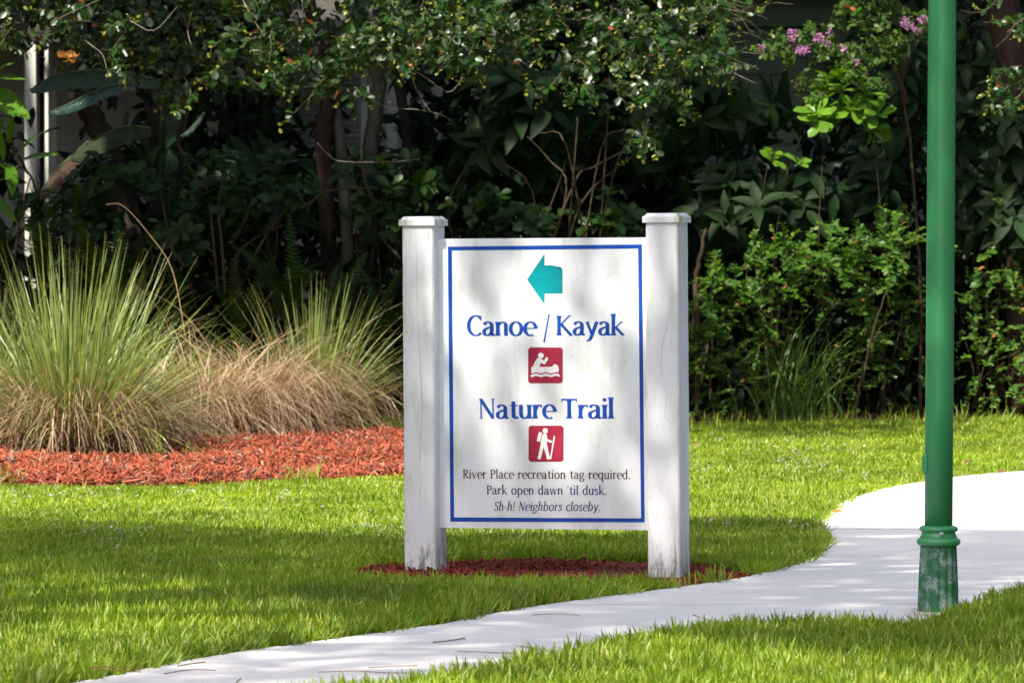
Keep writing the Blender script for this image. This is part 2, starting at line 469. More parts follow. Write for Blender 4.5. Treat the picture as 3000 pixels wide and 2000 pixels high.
M['crack'] = flat_mat('crack_dark', (0.30, 0.28, 0.25))
M['pole'] = green_paint('green_paint', False)
M['pole_worn_shaded'] = green_paint('worn_shaded_green_paint', True)
M['collar'] = green_paint('collar_green_paint', False)

# ------------------------------------------------------------------ layout outlines on the ground
far_px = [(-900, 2230), (-300, 2110), (301, 2000), (633, 1935), (1200, 1853), (1304, 1839), (1523, 1795), (1799, 1757), (1998, 1731), (2182, 1702), (2361, 1656), (2408, 1618), (2419, 1594), (2405, 1569), (2402, 1545), (2417, 1528), (2455, 1490), (2502, 1467), (2595, 1439), (2701, 1420), (2795, 1406), (3000, 1389), (3500, 1372), (4200, 1362)]
near_px = [(-100, 2330), (500, 2180), (900, 2085), (1240, 2026), (1460, 1990), (1700, 1945), (1970, 1890), (2250, 1852), (2530, 1852), (2640, 1864), (2730, 1850), (2810, 1808), (2900, 1775), (3000, 1756), (3400, 1700), (4200, 1600)]
far_line = smooth_line([gnd(*p) for p in far_px], 6)
near_line = smooth_line([gnd(*p) for p in near_px], 6)
path_poly = [tuple(p) for p in far_line] + [tuple(p) for p in near_line[::-1]]

bed_px = [(-1400, 1440), (-600, 1445), (0, 1436), (300, 1440), (620, 1432), (800, 1420), (900, 1422), (1030, 1414), (1185, 1408), (1300, 1392), (1380, 1350), (1330, 1310), (1185, 1287), (1090, 1268), (1000, 1258)]
bed_poly = [tuple(p) for p in smooth_line([gnd(*p) for p in bed_px], 5)] + [gnd(700, 1254), gnd(300, 1250), gnd(-1400, 1250)]

ring_px = [(930, 1704), (1000, 1688), (1080, 1672), (1200, 1660), (1400, 1652), (1700, 1650), (1880, 1652), (2000, 1652), (2100, 1668), (2170, 1680), (2215, 1690), (2182, 1704), (2080, 1717), (2000, 1730), (1960, 1732), (1900, 1730), (1750, 1732), (1500, 1730), (1250, 1728), (1100, 1722), (980, 1712)]
ring_poly = [gnd(*p) for p in ring_px]

hedge_line = [gnd(*p) for p in [(-2500, 1262), (-500, 1256), (700, 1254), (1100, 1240), (1500, 1250), (2020, 1262), (2400, 1256), (2800, 1246), (3000, 1240), (4200, 1236), (5500, 1236)]]


def hedge_Y(x):
    return np.interp(x, [p[0] for p in hedge_line], [p[1] for p in hedge_line])


# ------------------------------------------------------------------ ground sheet
g = MB()
xs = np.linspace(-150, 150, 31); ys = np.linspace(-100, 260, 37)
V = [(x, y, 0.0) for y in ys for x in xs]
F = [(j * 31 + i, j * 31 + i + 1, (j + 1) * 31 + i + 1, (j + 1) * 31 + i) for j in range(36) for i in range(30)]
g.add(V, F)
tag(g.build('ground', M['soil']), kind='structure')


def poly_sheet(name, poly, z, mat, thick=None, parent=None):
    bm = bmesh.new()
    vs = [bm.verts.new((p[0], p[1], z)) for p in poly]
    es = [bm.edges.new((vs[i], vs[(i + 1) % len(vs)])) for i in range(len(vs))]
    bmesh.ops.triangle_fill(bm, use_beauty=True, use_dissolve=False, edges=es)
    for f in bm.faces:
        if f.normal.z < 0: f.normal_flip()
    if thick:
        r = bmesh.ops.extrude_face_region(bm, geom=bm.faces[:])
        bmesh.ops.translate(bm, verts=[v for v in r['geom'] if isinstance(v, bmesh.types.BMVert)], vec=(0, 0, -thick))
        bmesh.ops.recalc_face_normals(bm, faces=bm.faces[:])
    me = bpy.data.meshes.new(name); bm.to_mesh(me); bm.free()
    return link(name, me, mat, parent)


def clip(poly, a, b, c):
    """keep a*x+b*y>=c"""
    out = []
    n = len(poly)
    for i in range(n):
        p, q = poly[i], poly[(i + 1) % n]
        dp, dq = a * p[0] + b * p[1] - c, a * q[0] + b * q[1] - c
        if dp >= 0: out.append(p)
        if (dp >= 0) != (dq >= 0):
            t = dp / (dp - dq)
            out.append((p[0] + (q[0] - p[0]) * t, p[1] + (q[1] - p[1]) * t))
    return out


path = empty('concrete_path', (0, 22, 0))
tag(path, kind='structure')
cuts = [-99, 14.6, 16.4, 18.05, 19.75, 21.85, 24.85, 27.12, 999]
for i in range(len(cuts) - 1):
    pl = clip(path_poly, -0.02, 1, cuts[i] + (0.012 if i else 0))
    pl = clip(pl, 0.02, -1, -(cuts[i + 1] - 0.012))
    if len(pl) < 3: continue
    o = poly_sheet('slab', pl, 0.018 + (0.0015 if i % 2 else 0), M['concrete'], 0.09, path)
# dark earth under the joints is the ground sheet itself

tag(poly_sheet('mulch_bed', bed_poly, 0.012, M['mulchbase']), kind='structure')
tag(poly_sheet('sign_mulch', ring_poly, 0.010, M['mulchbase']), kind='structure')
hp = [(p[0], p[1]) for p in hedge_line] + [(30, 62), (-30, 62)]
tag(poly_sheet('hedge_bed', hp, 0.006, M['bedsoil']), kind='structure')


# ------------------------------------------------------------------ blade strips (grass of every kind)
def blades(base, az, phi0, kap, L, w, seg=5, rnd=None, twist=None, tipw=0.05, wprof=None, sag=0.0):
    n = len(az)
    base = np.asarray(base, float)
    t = np.linspace(0, 1, seg + 1)
    d = np.stack([np.cos(az), np.sin(az), np.zeros(n)], 1)
    pos = np.zeros((n, seg + 1, 3)); pos[:, 0] = base
    for i in range(1, seg + 1):
        ph = phi0 + kap * ((t[i] + t[i - 1]) / 2) ** 1.3
        stp = (L / seg)[:, None]
        pos[:, i] = pos[:, i - 1] + stp * (d * np.sin(ph)[:, None] + np.array([0, 0, 1.0]) * np.cos(ph)[:, None])
    tw = az + np.pi / 2 + (twist if twist is not None else 0)
    side = np.stack([np.cos(tw), np.sin(tw), np.zeros(n)], 1)
    pr = wprof(t) if wprof is not None else np.clip((1 - t) * 1.6, tipw, 1) * np.clip(0.55 + t * 1.6, 0, 1)
    hw = (w[:, None] * pr[None, :] / 2)[:, :, None] * side[:, None, :]
    V = np.empty((n, seg + 1, 2, 3)); V[:, :, 0] = pos - hw; V[:, :, 1] = pos + hw
    if sag: V[:, :, :, 2] = np.maximum(V[:, :, :, 2], sag)
    idx = np.arange(n * (seg + 1) * 2).reshape(n, seg + 1, 2)
    Fq = np.stack([idx[:, :-1, 0], idx[:, :-1, 1], idx[:, 1:, 1], idx[:, 1:, 0]], -1).reshape(-1, 4)
    rn = np.repeat(rnd if rnd is not None else rng.random(n), seg)
    al = np.broadcast_to(t[None, :, None], (n, seg + 1, 2)).ravel()
    return V.reshape(-1, 3), Fq, rn, al


def join_np(parts):
    V = []; F = []; Rn = []; A = []; o = 0
    for v, f, r, a in parts:
        V.append(v); F.append(f + o); Rn.append(r); A.append(a); o += len(v)
    return np.concatenate(V), np.concatenate(F), np.concatenate(Rn), np.concatenate(A)


def variants_coll(name, meshes):
    c = bpy.data.collections.new(name)
    for i, me in enumerate(meshes):
        c.objects.link(bpy.data.objects.new(name + '_piece', me))
    return c


def scatter(name, pts, rot, scl, coll, nvar, kind='stuff', parent=None):
    me = bpy.data.meshes.new(name)
    n = len(pts)
    me.vertices.add(n); me.vertices.foreach_set('co', np.asarray(pts, np.float32).ravel())
    a = me.attributes.new('rot', 'FLOAT_VECTOR', 'POINT'); a.data.foreach_set('vector', np.asarray(rot, np.float32).ravel())
    a = me.attributes.new('scl', 'FLOAT_VECTOR', 'POINT'); a.data.foreach_set('vector', np.asarray(scl, np.float32).ravel())
    a = me.attributes.new('idx', 'INT', 'POINT'); a.data.foreach_set('value', rng.integers(0, nvar, n).astype(np.int32))
    o = bpy.data.objects.new(name, me); COL.objects.link(o)
    if parent: o.parent = parent
    ng = bpy.data.node_groups.new(name, 'GeometryNodeTree')
    ng.interface.new_socket('Geometry', in_out='INPUT', socket_type='NodeSocketGeometry')
    ng.interface.new_socket('Geometry', in_out='OUTPUT', socket_type='NodeSocketGeometry')
    gi = ng.nodes.new('NodeGroupInput'); go = ng.nodes.new('NodeGroupOutput')
    ip = ng.nodes.new('GeometryNodeInstanceOnPoints')
    ci = ng.nodes.new('GeometryNodeCollectionInfo'); ci.inputs[0].default_value = coll
    ci.inputs['Separate Children'].default_value = True; ci.inputs['Reset Children'].default_value = True
    ip.inputs['Pick Instance'].default_value = True
    def na(nm, ty):
        q = ng.nodes.new('GeometryNodeInputNamedAttribute'); q.data_type = ty; q.inputs[0].default_value = nm; return q.outputs[0]
    Lk = ng.links.new
    Lk(gi.outputs[0], ip.inputs['Points']); Lk(ci.outputs[0], ip.inputs['Instance'])
    Lk(na('idx', 'INT'), ip.inputs['Instance Index']); Lk(na('rot', 'FLOAT_VECTOR'), ip.inputs['Rotation']); Lk(na('scl', 'FLOAT_VECTOR'), ip.inputs['Scale'])
    Lk(ip.outputs[0], go.inputs[0])
    md = o.modifiers.new('scatter', 'NODES'); md.node_group = ng
    o['kind'] = kind
    return o


# ------------------------------------------------------------------ lawn
def tuft(nb, h, spread, w, lean):
    az = rng.random(nb) * 2 * np.pi
    r = np.sqrt(rng.random(nb)) * spread
    base = np.stack([r * np.cos(az), r * np.sin(az), np.full(nb, -0.004)], 1)
    az2 = az + rng.normal(0, 0.7, nb)
    V, Fq, rn, al = blades(base, az2, np.abs(rng.normal(0.15, lean, nb)), rng.normal(0.55, 0.4, nb), h * rng.uniform(0.6, 1.15, nb), w * rng.uniform(0.7, 1.2, nb),
                           seg=3, twist=rng.normal(0, 0.6, nb), wprof=lambda t: np.array([0.8, 1.0, 0.85, 0.1]), rnd=rng.random(nb) * 0.25)
    me = mesh_np('tuft', V, Fq, att=rn, patt=al)
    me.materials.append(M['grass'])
    return me


tufts = variants_coll('grass_tuft', [tuft(9, 0.085, 0.034, 0.0092, 0.36) for _ in range(9)])
tuft_n = 9


def on_lawn(x, y, m=0.0):
    return ~in_poly(x, y, path_poly) & ~in_poly(x, y, bed_poly) & ~in_poly(x, y, ring_poly) & (y < hedge_Y(x) + 0.12)


def lawn_points(Y0, Y1, dens, xm=1.0):
    xw = (1500 / F_PX) * Y1 + xm
    n = int((2 * xw) * (Y1 - Y0) * dens)
    x = rng.uniform(-xw, xw, n); y = rng.uniform(Y0, Y1, n)
    k = (np.abs(x) < (1500 / F_PX) * y + xm) & on_lawn(x, y)
    return x[k], y[k]


X = []; Y = []
for y0, y1, d in [(17.0, 20, 780), (20, 24, 700), (24, 28, 640), (28, 34, 600), (34, 42.5, 520)]:
    x, y = lawn_points(y0, y1, d, 0.9)
    X.append(x); Y.append(y)
X = np.concatenate(X); Y = np.concatenate(Y)
n = len(X)
hs = np.interp(Y, [18, 22, 26, 29, 36, 42], [1.08, 1.0, 0.74, 0.55, 0.52, 0.85])
patch = 0.5 + 0.5 * np.sin(X * 1.9 + 1.3 * np.sin(Y * 1.1)) * np.cos(Y * 1.3 + X * .6)
hs = hs * (0.85 + 0.28 * patch) * rng.uniform(0.75, 1.2, n)
rot = np.stack([rng.normal(0, 0.10, n), rng.normal(0, 0.10, n), rng.random(n) * 6.283], 1)
ws = rng.uniform(0.85, 1.2, n)
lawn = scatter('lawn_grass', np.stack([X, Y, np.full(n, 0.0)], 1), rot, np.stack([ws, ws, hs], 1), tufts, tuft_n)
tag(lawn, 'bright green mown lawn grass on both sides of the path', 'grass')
print('lawn tufts', n)

# taller weedy tussocks along bed edges and in front of the hedge
wb = []
def wisp(px, py, k, h, w=0.006, lean=0.5, sp=0.04):
    x, y = gnd(px, py)
    az = rng.random(k) * 6.283
    b = np.stack([x + rng.normal(0, sp, k), y + rng.normal(0, sp, k), np.zeros(k)], 1)
    wb.append(blades(b, az, np.abs(rng.normal(0.1, lean * 0.6, k)), rng.normal(0.7, 0.4, k), h * rng.uniform(0.6, 1.1, k), np.full(k, w), seg=4, twist=rng.normal(0, .5, k)))
for px, py, k, h in [(360, 1432, 18, .12), (560, 1438, 14, .10), (690, 1440, 14, .10), (900, 1424, 40, .17), (870, 1424, 20, .15), (1050, 1380, 10, .12), (190, 1345, 8, .3), (440, 1348, 10, .33), (460, 1350, 8, .28), (560, 1350, 7, .15), (630, 1350, 6, .15), (1135, 1300, 9, .08), (-20, 1436, 30, .16), (10, 1430, 25, .18), (30, 1436, 16, .12)]:
    wisp(px, py, k, h)
for i in range(110):
    px = rng.uniform(1960, 3100)
    wisp(px, 1262 - (px - 2020) * 0.022 + rng.uniform(0, 12), 5, rng.uniform(.10, .24), w=0.007, lean=0.5)
for i in range(40):
    wisp(rng.uniform(1040, 1200), rng.uniform(1262, 1285), 5, rng.uniform(.05, .10), w=0.006)
for i in range(420):
    px = rng.uniform(0, 3000); py = rng.uniform(1290, 2000); x_, y_ = gnd(px, py)
    if on_lawn(np.array([x_]), np.array([y_]))[0]: wisp(px, py, 4, rng.uniform(.09, .15), w=.007, sp=.02)
V, Fq, rn, al = join_np(wb)
me = mesh_np('edge_weeds', V, Fq, att=rn, patt=al)
o = link('edge_weeds', me, M['grass']); tag(o, 'taller wisps of grass along the bed and hedge edges', 'grass', kind='stuff')

# lawn flowers
fl = []
def petal_flower(x, y, z, r):
    V = [(x, y, z)]
    for k in range(10):
        w = k * math.pi / 5; rr = r if k % 2 else r * 0.5
        V.append((x + rr * math.cos(w), y + rr * math.sin(w) * 0.9, z + r * 0.55 * (k % 2) + rng.normal(0, r * .15)))
    F = [(0, 1 + k, 1 + (k + 1) % 10) for k in range(10)]
    return np.array(V), np.array(F)
VV = []; FF = []; o_ = 0
spots = []
for cx, cy, sx, sy, k in [(60, 1470, 70, 10, 26), (290, 1480, 60, 14, 16), (550, 1470, 20, 8, 8), (810, 1475, 20, 8, 6), (1130, 1440, 25, 8, 6), (1080, 1566, 60, 8, 16), (330, 1590, 90, 22, 22), (1180, 1570, 20, 8, 8),
                          (2100, 1330, 60, 18, 18), (2230, 1330, 40, 16, 18), (2320, 1370, 40, 14, 20), (2460, 1340, 50, 20, 16), (2400, 1390, 60, 12, 14), (2580, 1420, 50, 8, 10), (2050, 1400, 40, 20, 12), (2100, 1550, 60, 16, 12), (2330, 1565, 40, 12, 8), (1450, 1580, 120, 12, 14), (1800, 1570, 80, 12, 14), (740, 1500, 250, 40, 40)]:
    for j in range(k):
        spots.append((cx + rng.normal(0, sx), cy + rng.normal(0, sy)))
for px, py in spots:
    x, y = gnd(px, py)
    if not on_lawn(np.array([x]), np.array([y]))[0]: continue
    for q in range(rng.integers(1, 4)):
        v, f = petal_flower(x + rng.normal(0, .012), y + rng.normal(0, .02), 0.045 + rng.uniform(0, .018), rng.uniform(.004, .0085))
        VV.append(v); FF.append(f + o_); o_ += len(v)
o = link('lawn_flowers', mesh_np('lawn_flowers', np.concatenate(VV), np.concatenate(FF), smooth=False, att=rng.random(sum(map(len, FF)))), M['white_flower'])
tag(o, 'tiny white and lilac flowers dotted through the lawn', 'flowers', kind='stuff')


# ------------------------------------------------------------------ mulch chips
def chip(l, w, h):
    V = []
    for sx in (-1, 1):
        ww = w * rng.uniform(0.4, 1.0); hh = h * rng.uniform(0.5, 1.0); ox = rng.normal(0, w * .2)
        V += [(sx * l / 2, -ww / 2 + ox, 0), (sx * l / 2 * rng.uniform(.8, 1.1), ww / 2 + ox, 0), (sx * l / 2 * rng.uniform(.8, 1.1), ww / 2 * .8 + ox, hh), (sx * l / 2, -ww / 2 * .8 + ox, hh * .7)]
    F = [(0, 1, 2, 3), (7, 6, 5, 4), (0, 4, 5, 1), (1, 5, 6, 2), (2, 6, 7, 3), (3, 7, 4, 0)]
    return np.array(V), np.array(F)


def chip_meshes(mat, k=8, l=(.03, .10)):
    out = []
    for i in range(k):
        v, f = chip(rng.uniform(*l), rng.uniform(.007, .022), rng.uniform(.003, .009))
        me = mesh_np('chip', v, f, smooth=False); me.materials.append(mat); out.append(me)
    return out


def chips_in(poly, dens, z0, zr, coll, name, bumpf=None, ylim=None):
    xs_ = [p[0] for p in poly]; ys_ = [p[1] for p in poly]
    x0, x1, y0, y1 = max(min(xs_), -5.6), min(max(xs_), 5.5), min(ys_), max(ys_)
    n = int((x1 - x0) * (y1 - y0) * dens)
    x = rng.uniform(x0, x1, n); y = rng.uniform(y0, y1, n)
    # ragged edge
    jx = x + rng.normal(0, .03, n); jy = y + rng.normal(0, .05, n)
    k = in_poly(x, y, poly)
    x, y = jx[k], jy[k]; n = len(x)
    z = z0 + rng.random(n) * zr
    if bumpf is not None: z = z + bumpf(x, y)
    rot = np.stack([rng.normal(0, .5, n), rng.normal(0, .45, n), rng.random(n) * 6.283], 1)
    s = rng.uniform(.5, 1.3, n)
    return scatter(name, np.stack([x, y, z], 1), rot, np.stack([s, s, s], 1), coll, 8)


def bed_bump(x, y):
    return 0.02 + 0.018 * np.sin(x * 2.3 + y) + 0.012 * np.sin(y * 3.1 - x)


o = chips_in(bed_poly, 1700, 0.0, 0.04, variants_coll('red_chip', chip_meshes(M['mulch'])), 'bark_mulch', bed_bump)
tag(o, 'sunlit red bark mulch spread around the cordgrass clumps', 'mulch')
# underlayer that fills the low mound
mb = MB()
nx, ny = 90, 50
bx = np.linspace(-5.6, 0.2, nx); by = np.linspace(31.2, 41, ny)
o = chips_in(ring_poly, 3200, -0.004, 0.014, variants_coll('dark_red_chip', chip_meshes(M['mulch_shaded'], l=(.02, .06))), 'sign_bark_mulch', lambda x, y: -0.006 + 0.010 * (x > .72) + 0.014 * np.clip((.4 - x) / .7, 0, 1) + 0.012 * np.exp(-((x - .15) / .25) ** 2) * (y > 24.1))
tag(o, 'red mulch strip darkened with painted-in shade, at the foot of the sign', 'mulch')
hb = [gnd(-800, 1256), gnd(1100, 1244), gnd(2020, 1262), gnd(3000, 1240), gnd(3500, 1240), (7, 46), (-7, 46)]
o = chips_in(hb, 260, 0.0, 0.03, variants_coll('litter_piece', chip_meshes(M['litter'], l=(.04, .10))), 'leaf_litter')
tag(o, 'brown fallen leaves and twigs on soil under the hedge', 'leaf litter')


# ------------------------------------------------------------------ the sign
ANG = R(20.0)
sx0 = at(1601, 1124, 23.9)
sign = empty('park_sign', (sx0.x, 23.9, 0.0), (0, -R(0.42), -ANG))
tag(sign, 'white trail sign with blue border between two capped square posts, beside the path', 'sign')
SM = Matrix.Translation(sign.location) @ sign.rotation_euler.to_matrix().to_4x4()
SMi = SM.inverted()
PANEL_Y = -0.07 + 0.063


def on_panel(px, py, off=0.0):
    """photograph pixel -> local (x, z) on the panel plane"""
    o = SMi @ Vector((0, 0, CAMZ)); p = SMi @ at(px, py, 24.0)
    d = p - o
    t = (PANEL_Y - off - o.y) / d.y
    q = o + d * t
    return q.x, q.z


CX = 0.541
for sgn in (-1, 1):
    b = MB(); cx = sgn * CX; h = 0.07
    top = 1.462 + (0.012 if sgn > 0 else 0.006)
    # subdivided shaft so that it can be slightly uneven
    prof = []
    nz = 26
    V = []; F = []
    ch = 0.006
    ring = [(-h + ch, -h), (h - ch, -h), (h, -h + ch), (h, h - ch), (h - ch, h), (-h + ch, h), (-h, h - ch), (-h, -h + ch)]
    for i in range(nz + 1):
        z = -0.06 + (top + 0.06) * i / nz
        for (x, y) in ring:
            V.append((cx + x + rng.normal(0, .0004), y + rng.normal(0, .0004), z))
    for i in range(nz):
        for k in range(8):
            F.append((i * 8 + k, i * 8 + (k + 1) % 8, (i + 1) * 8 + (k + 1) % 8, (i + 1) * 8 + k))
    F.append(tuple(nz * 8 + k for k in range(8)))
    b.add(V, F)
    post = b.build('post', M['post'], sign, world_coords=False)
    post['label'] = 'left square post with a long crack and mossy foot' if sgn < 0 else 'right square post with chipped paint'
    c = MB(); w = 0.081
    c.box(cx - w, cx + w, -w, w, top, top + 0.027)
    c.add([(cx - w + .006, -w + .006, top + .0275), (cx + w - .006, -w + .006, top + .0275), (cx + w - .006, w - .006, top + .0275), (cx - w + .006, w - .006, top + .0275),
           (cx - w + .016, -w + .016, top + .040), (cx + w - .016, -w + .016, top + .040), (cx + w - .016, w - .016, top + .040), (cx - w + .016, w - .016, top + .040)],
          [(0, 1, 5, 4), (1, 2, 6, 5), (2, 3, 7, 6), (3, 0, 4, 7), (4, 5, 6, 7)])
    cap = c.build('post_cap', M['cap'], post, world_coords=False)
    bevel_obj(cap, 0.003)
    # cracks: thin dark splits sunk in the face, following the grain
    def crack(pts, wd, face=-1):
        k = MB()
        pts = smooth_line(pts, 5)
        V = []; F = []
        for i, (x, z) in enumerate(pts):
            ww = wd * (0.35 + 0.65 * math.sin(math.pi * i / (len(pts) - 1))) * rng.uniform(.5, 1.2)
            V += [(cx + x - ww / 2, -h - 0.0008, z), (cx + x + ww / 2, -h - 0.0008, z)]
        F = [(2 * i, 2 * i + 1, 2 * i + 3, 2 * i + 2) for i in range(len(pts) - 1)]
        k.add(V, F)
        k.build('crack', M['crack'], post, world_coords=False)
    if sgn < 0:
        crack([(-.006, 1.455), (-.005, 1.30), (-.003, 1.15), (.004, 1.0), (.010, .85), (.016, .72), (.010, .62), (.004, .50), (.006, .36), (.008, .25)], .0018)
        crack([(.050, 1.455), (.048, 1.43), (.052, 1.41)], .004)
        crack([(.036, 1.10), (.038, .98), (.035, .93)], .0016)
    else:
        crack([(.030, 1.12), (.024, 1.05), (.004, .98), (-.004, .90), (.0, .84)], .0016)
        crack([(.018, .78), (.012, .70), (.006, .66)], .0016)
        crack([(.050, .20), (.052, .10), (.058, .03)], .004)

b = MB()
pt, pb = on_panel(1590, 697.5)[1], on_panel(1590, 1548.5)[1]
b.box(-CX + .068, CX - .068, PANEL_Y, PANEL_Y + .02, pb, pt)
panel = b.build('panel', M['panel'], sign, world_coords=False)


def prism(mb, pts, d0, d1):
    """polygon (local x,z) lying on the panel from depth d0 to the front depth d1"""
    bm = bmesh.new()
    vs = [bm.verts.new((x, PANEL_Y - d1, z)) for x, z in pts]
    try:
        f = bm.faces.new(vs)
    except ValueError:
        bm.free(); return
    f.normal_update()
    if f.normal.y > 0: f.normal_flip()
    bmesh.ops.triangulate(bm, faces=bm.faces[:])
    bm.verts.ensure_lookup_table(); bm.verts.index_update()
    mb.add([v.co[:] for v in bm.verts], [tuple(v.index for v in f.verts) for f in bm.faces])
    bm.free()


# border from the photograph's frame corners
out_c = [on_panel(1312.3, 722.5), on_panel(1880.6, 716), on_panel(1889, 1528.9), on_panel(1319.5, 1527)]
in_c = [on_panel(1324, 733.5), on_panel(1869.5, 728), on_panel(1878, 1517.5), on_panel(1330.6, 1514.5)]
bd = MB()
Vb = [(x, PANEL_Y - .0008, z) for x, z in out_c + in_c]
bd.add(Vb, [(i, 4 + i, 4 + (i + 1) % 4, (i + 1) % 4) for i in range(4)])
bd.build('border', M['blue'], panel, world_coords=False)

z7 = lambda x, y: on_panel(1480 + x / 7.129, 700 + y / 7.129)
ar = MB()
prism(ar, [z7(*p) for p in [(822, 310), (822, 550), (930, 548), (1010, 553), (1060, 566), (1110, 580), (1150, 592), (1178, 604), (1190, 622), (1198, 640), (1199, 1138), (828, 1138), (822, 1365), (457, 848)]], 0, .0008)
ar.build('arrow', M['arrow'], panel, world_coords=False)
tr = MB()
prism(tr, [z7(*p) for p in [(1085, 605), (1110, 592), (1150, 590), (1185, 605), (1165, 622), (1120, 622)]], 0, .0014)
tr.build('torn_edge', M['hole'], panel, world_coords=False)


# -------- lettering: flared stroke alphabet
def auto_w(dx, dz, thick, thin):
    l = math.hypot(dx, dz) + 1e-9
    v = abs(dz) / l
    return thin + (thick - thin) * v ** 1.6


def ell(cx, cy, rx, ry, a0, a1, n=22):
    return [(cx + rx * math.cos(R(a0 + (a1 - a0) * i / n)), cy + ry * math.sin(R(a0 + (a1 - a0) * i / n))) for i in range(n + 1)]


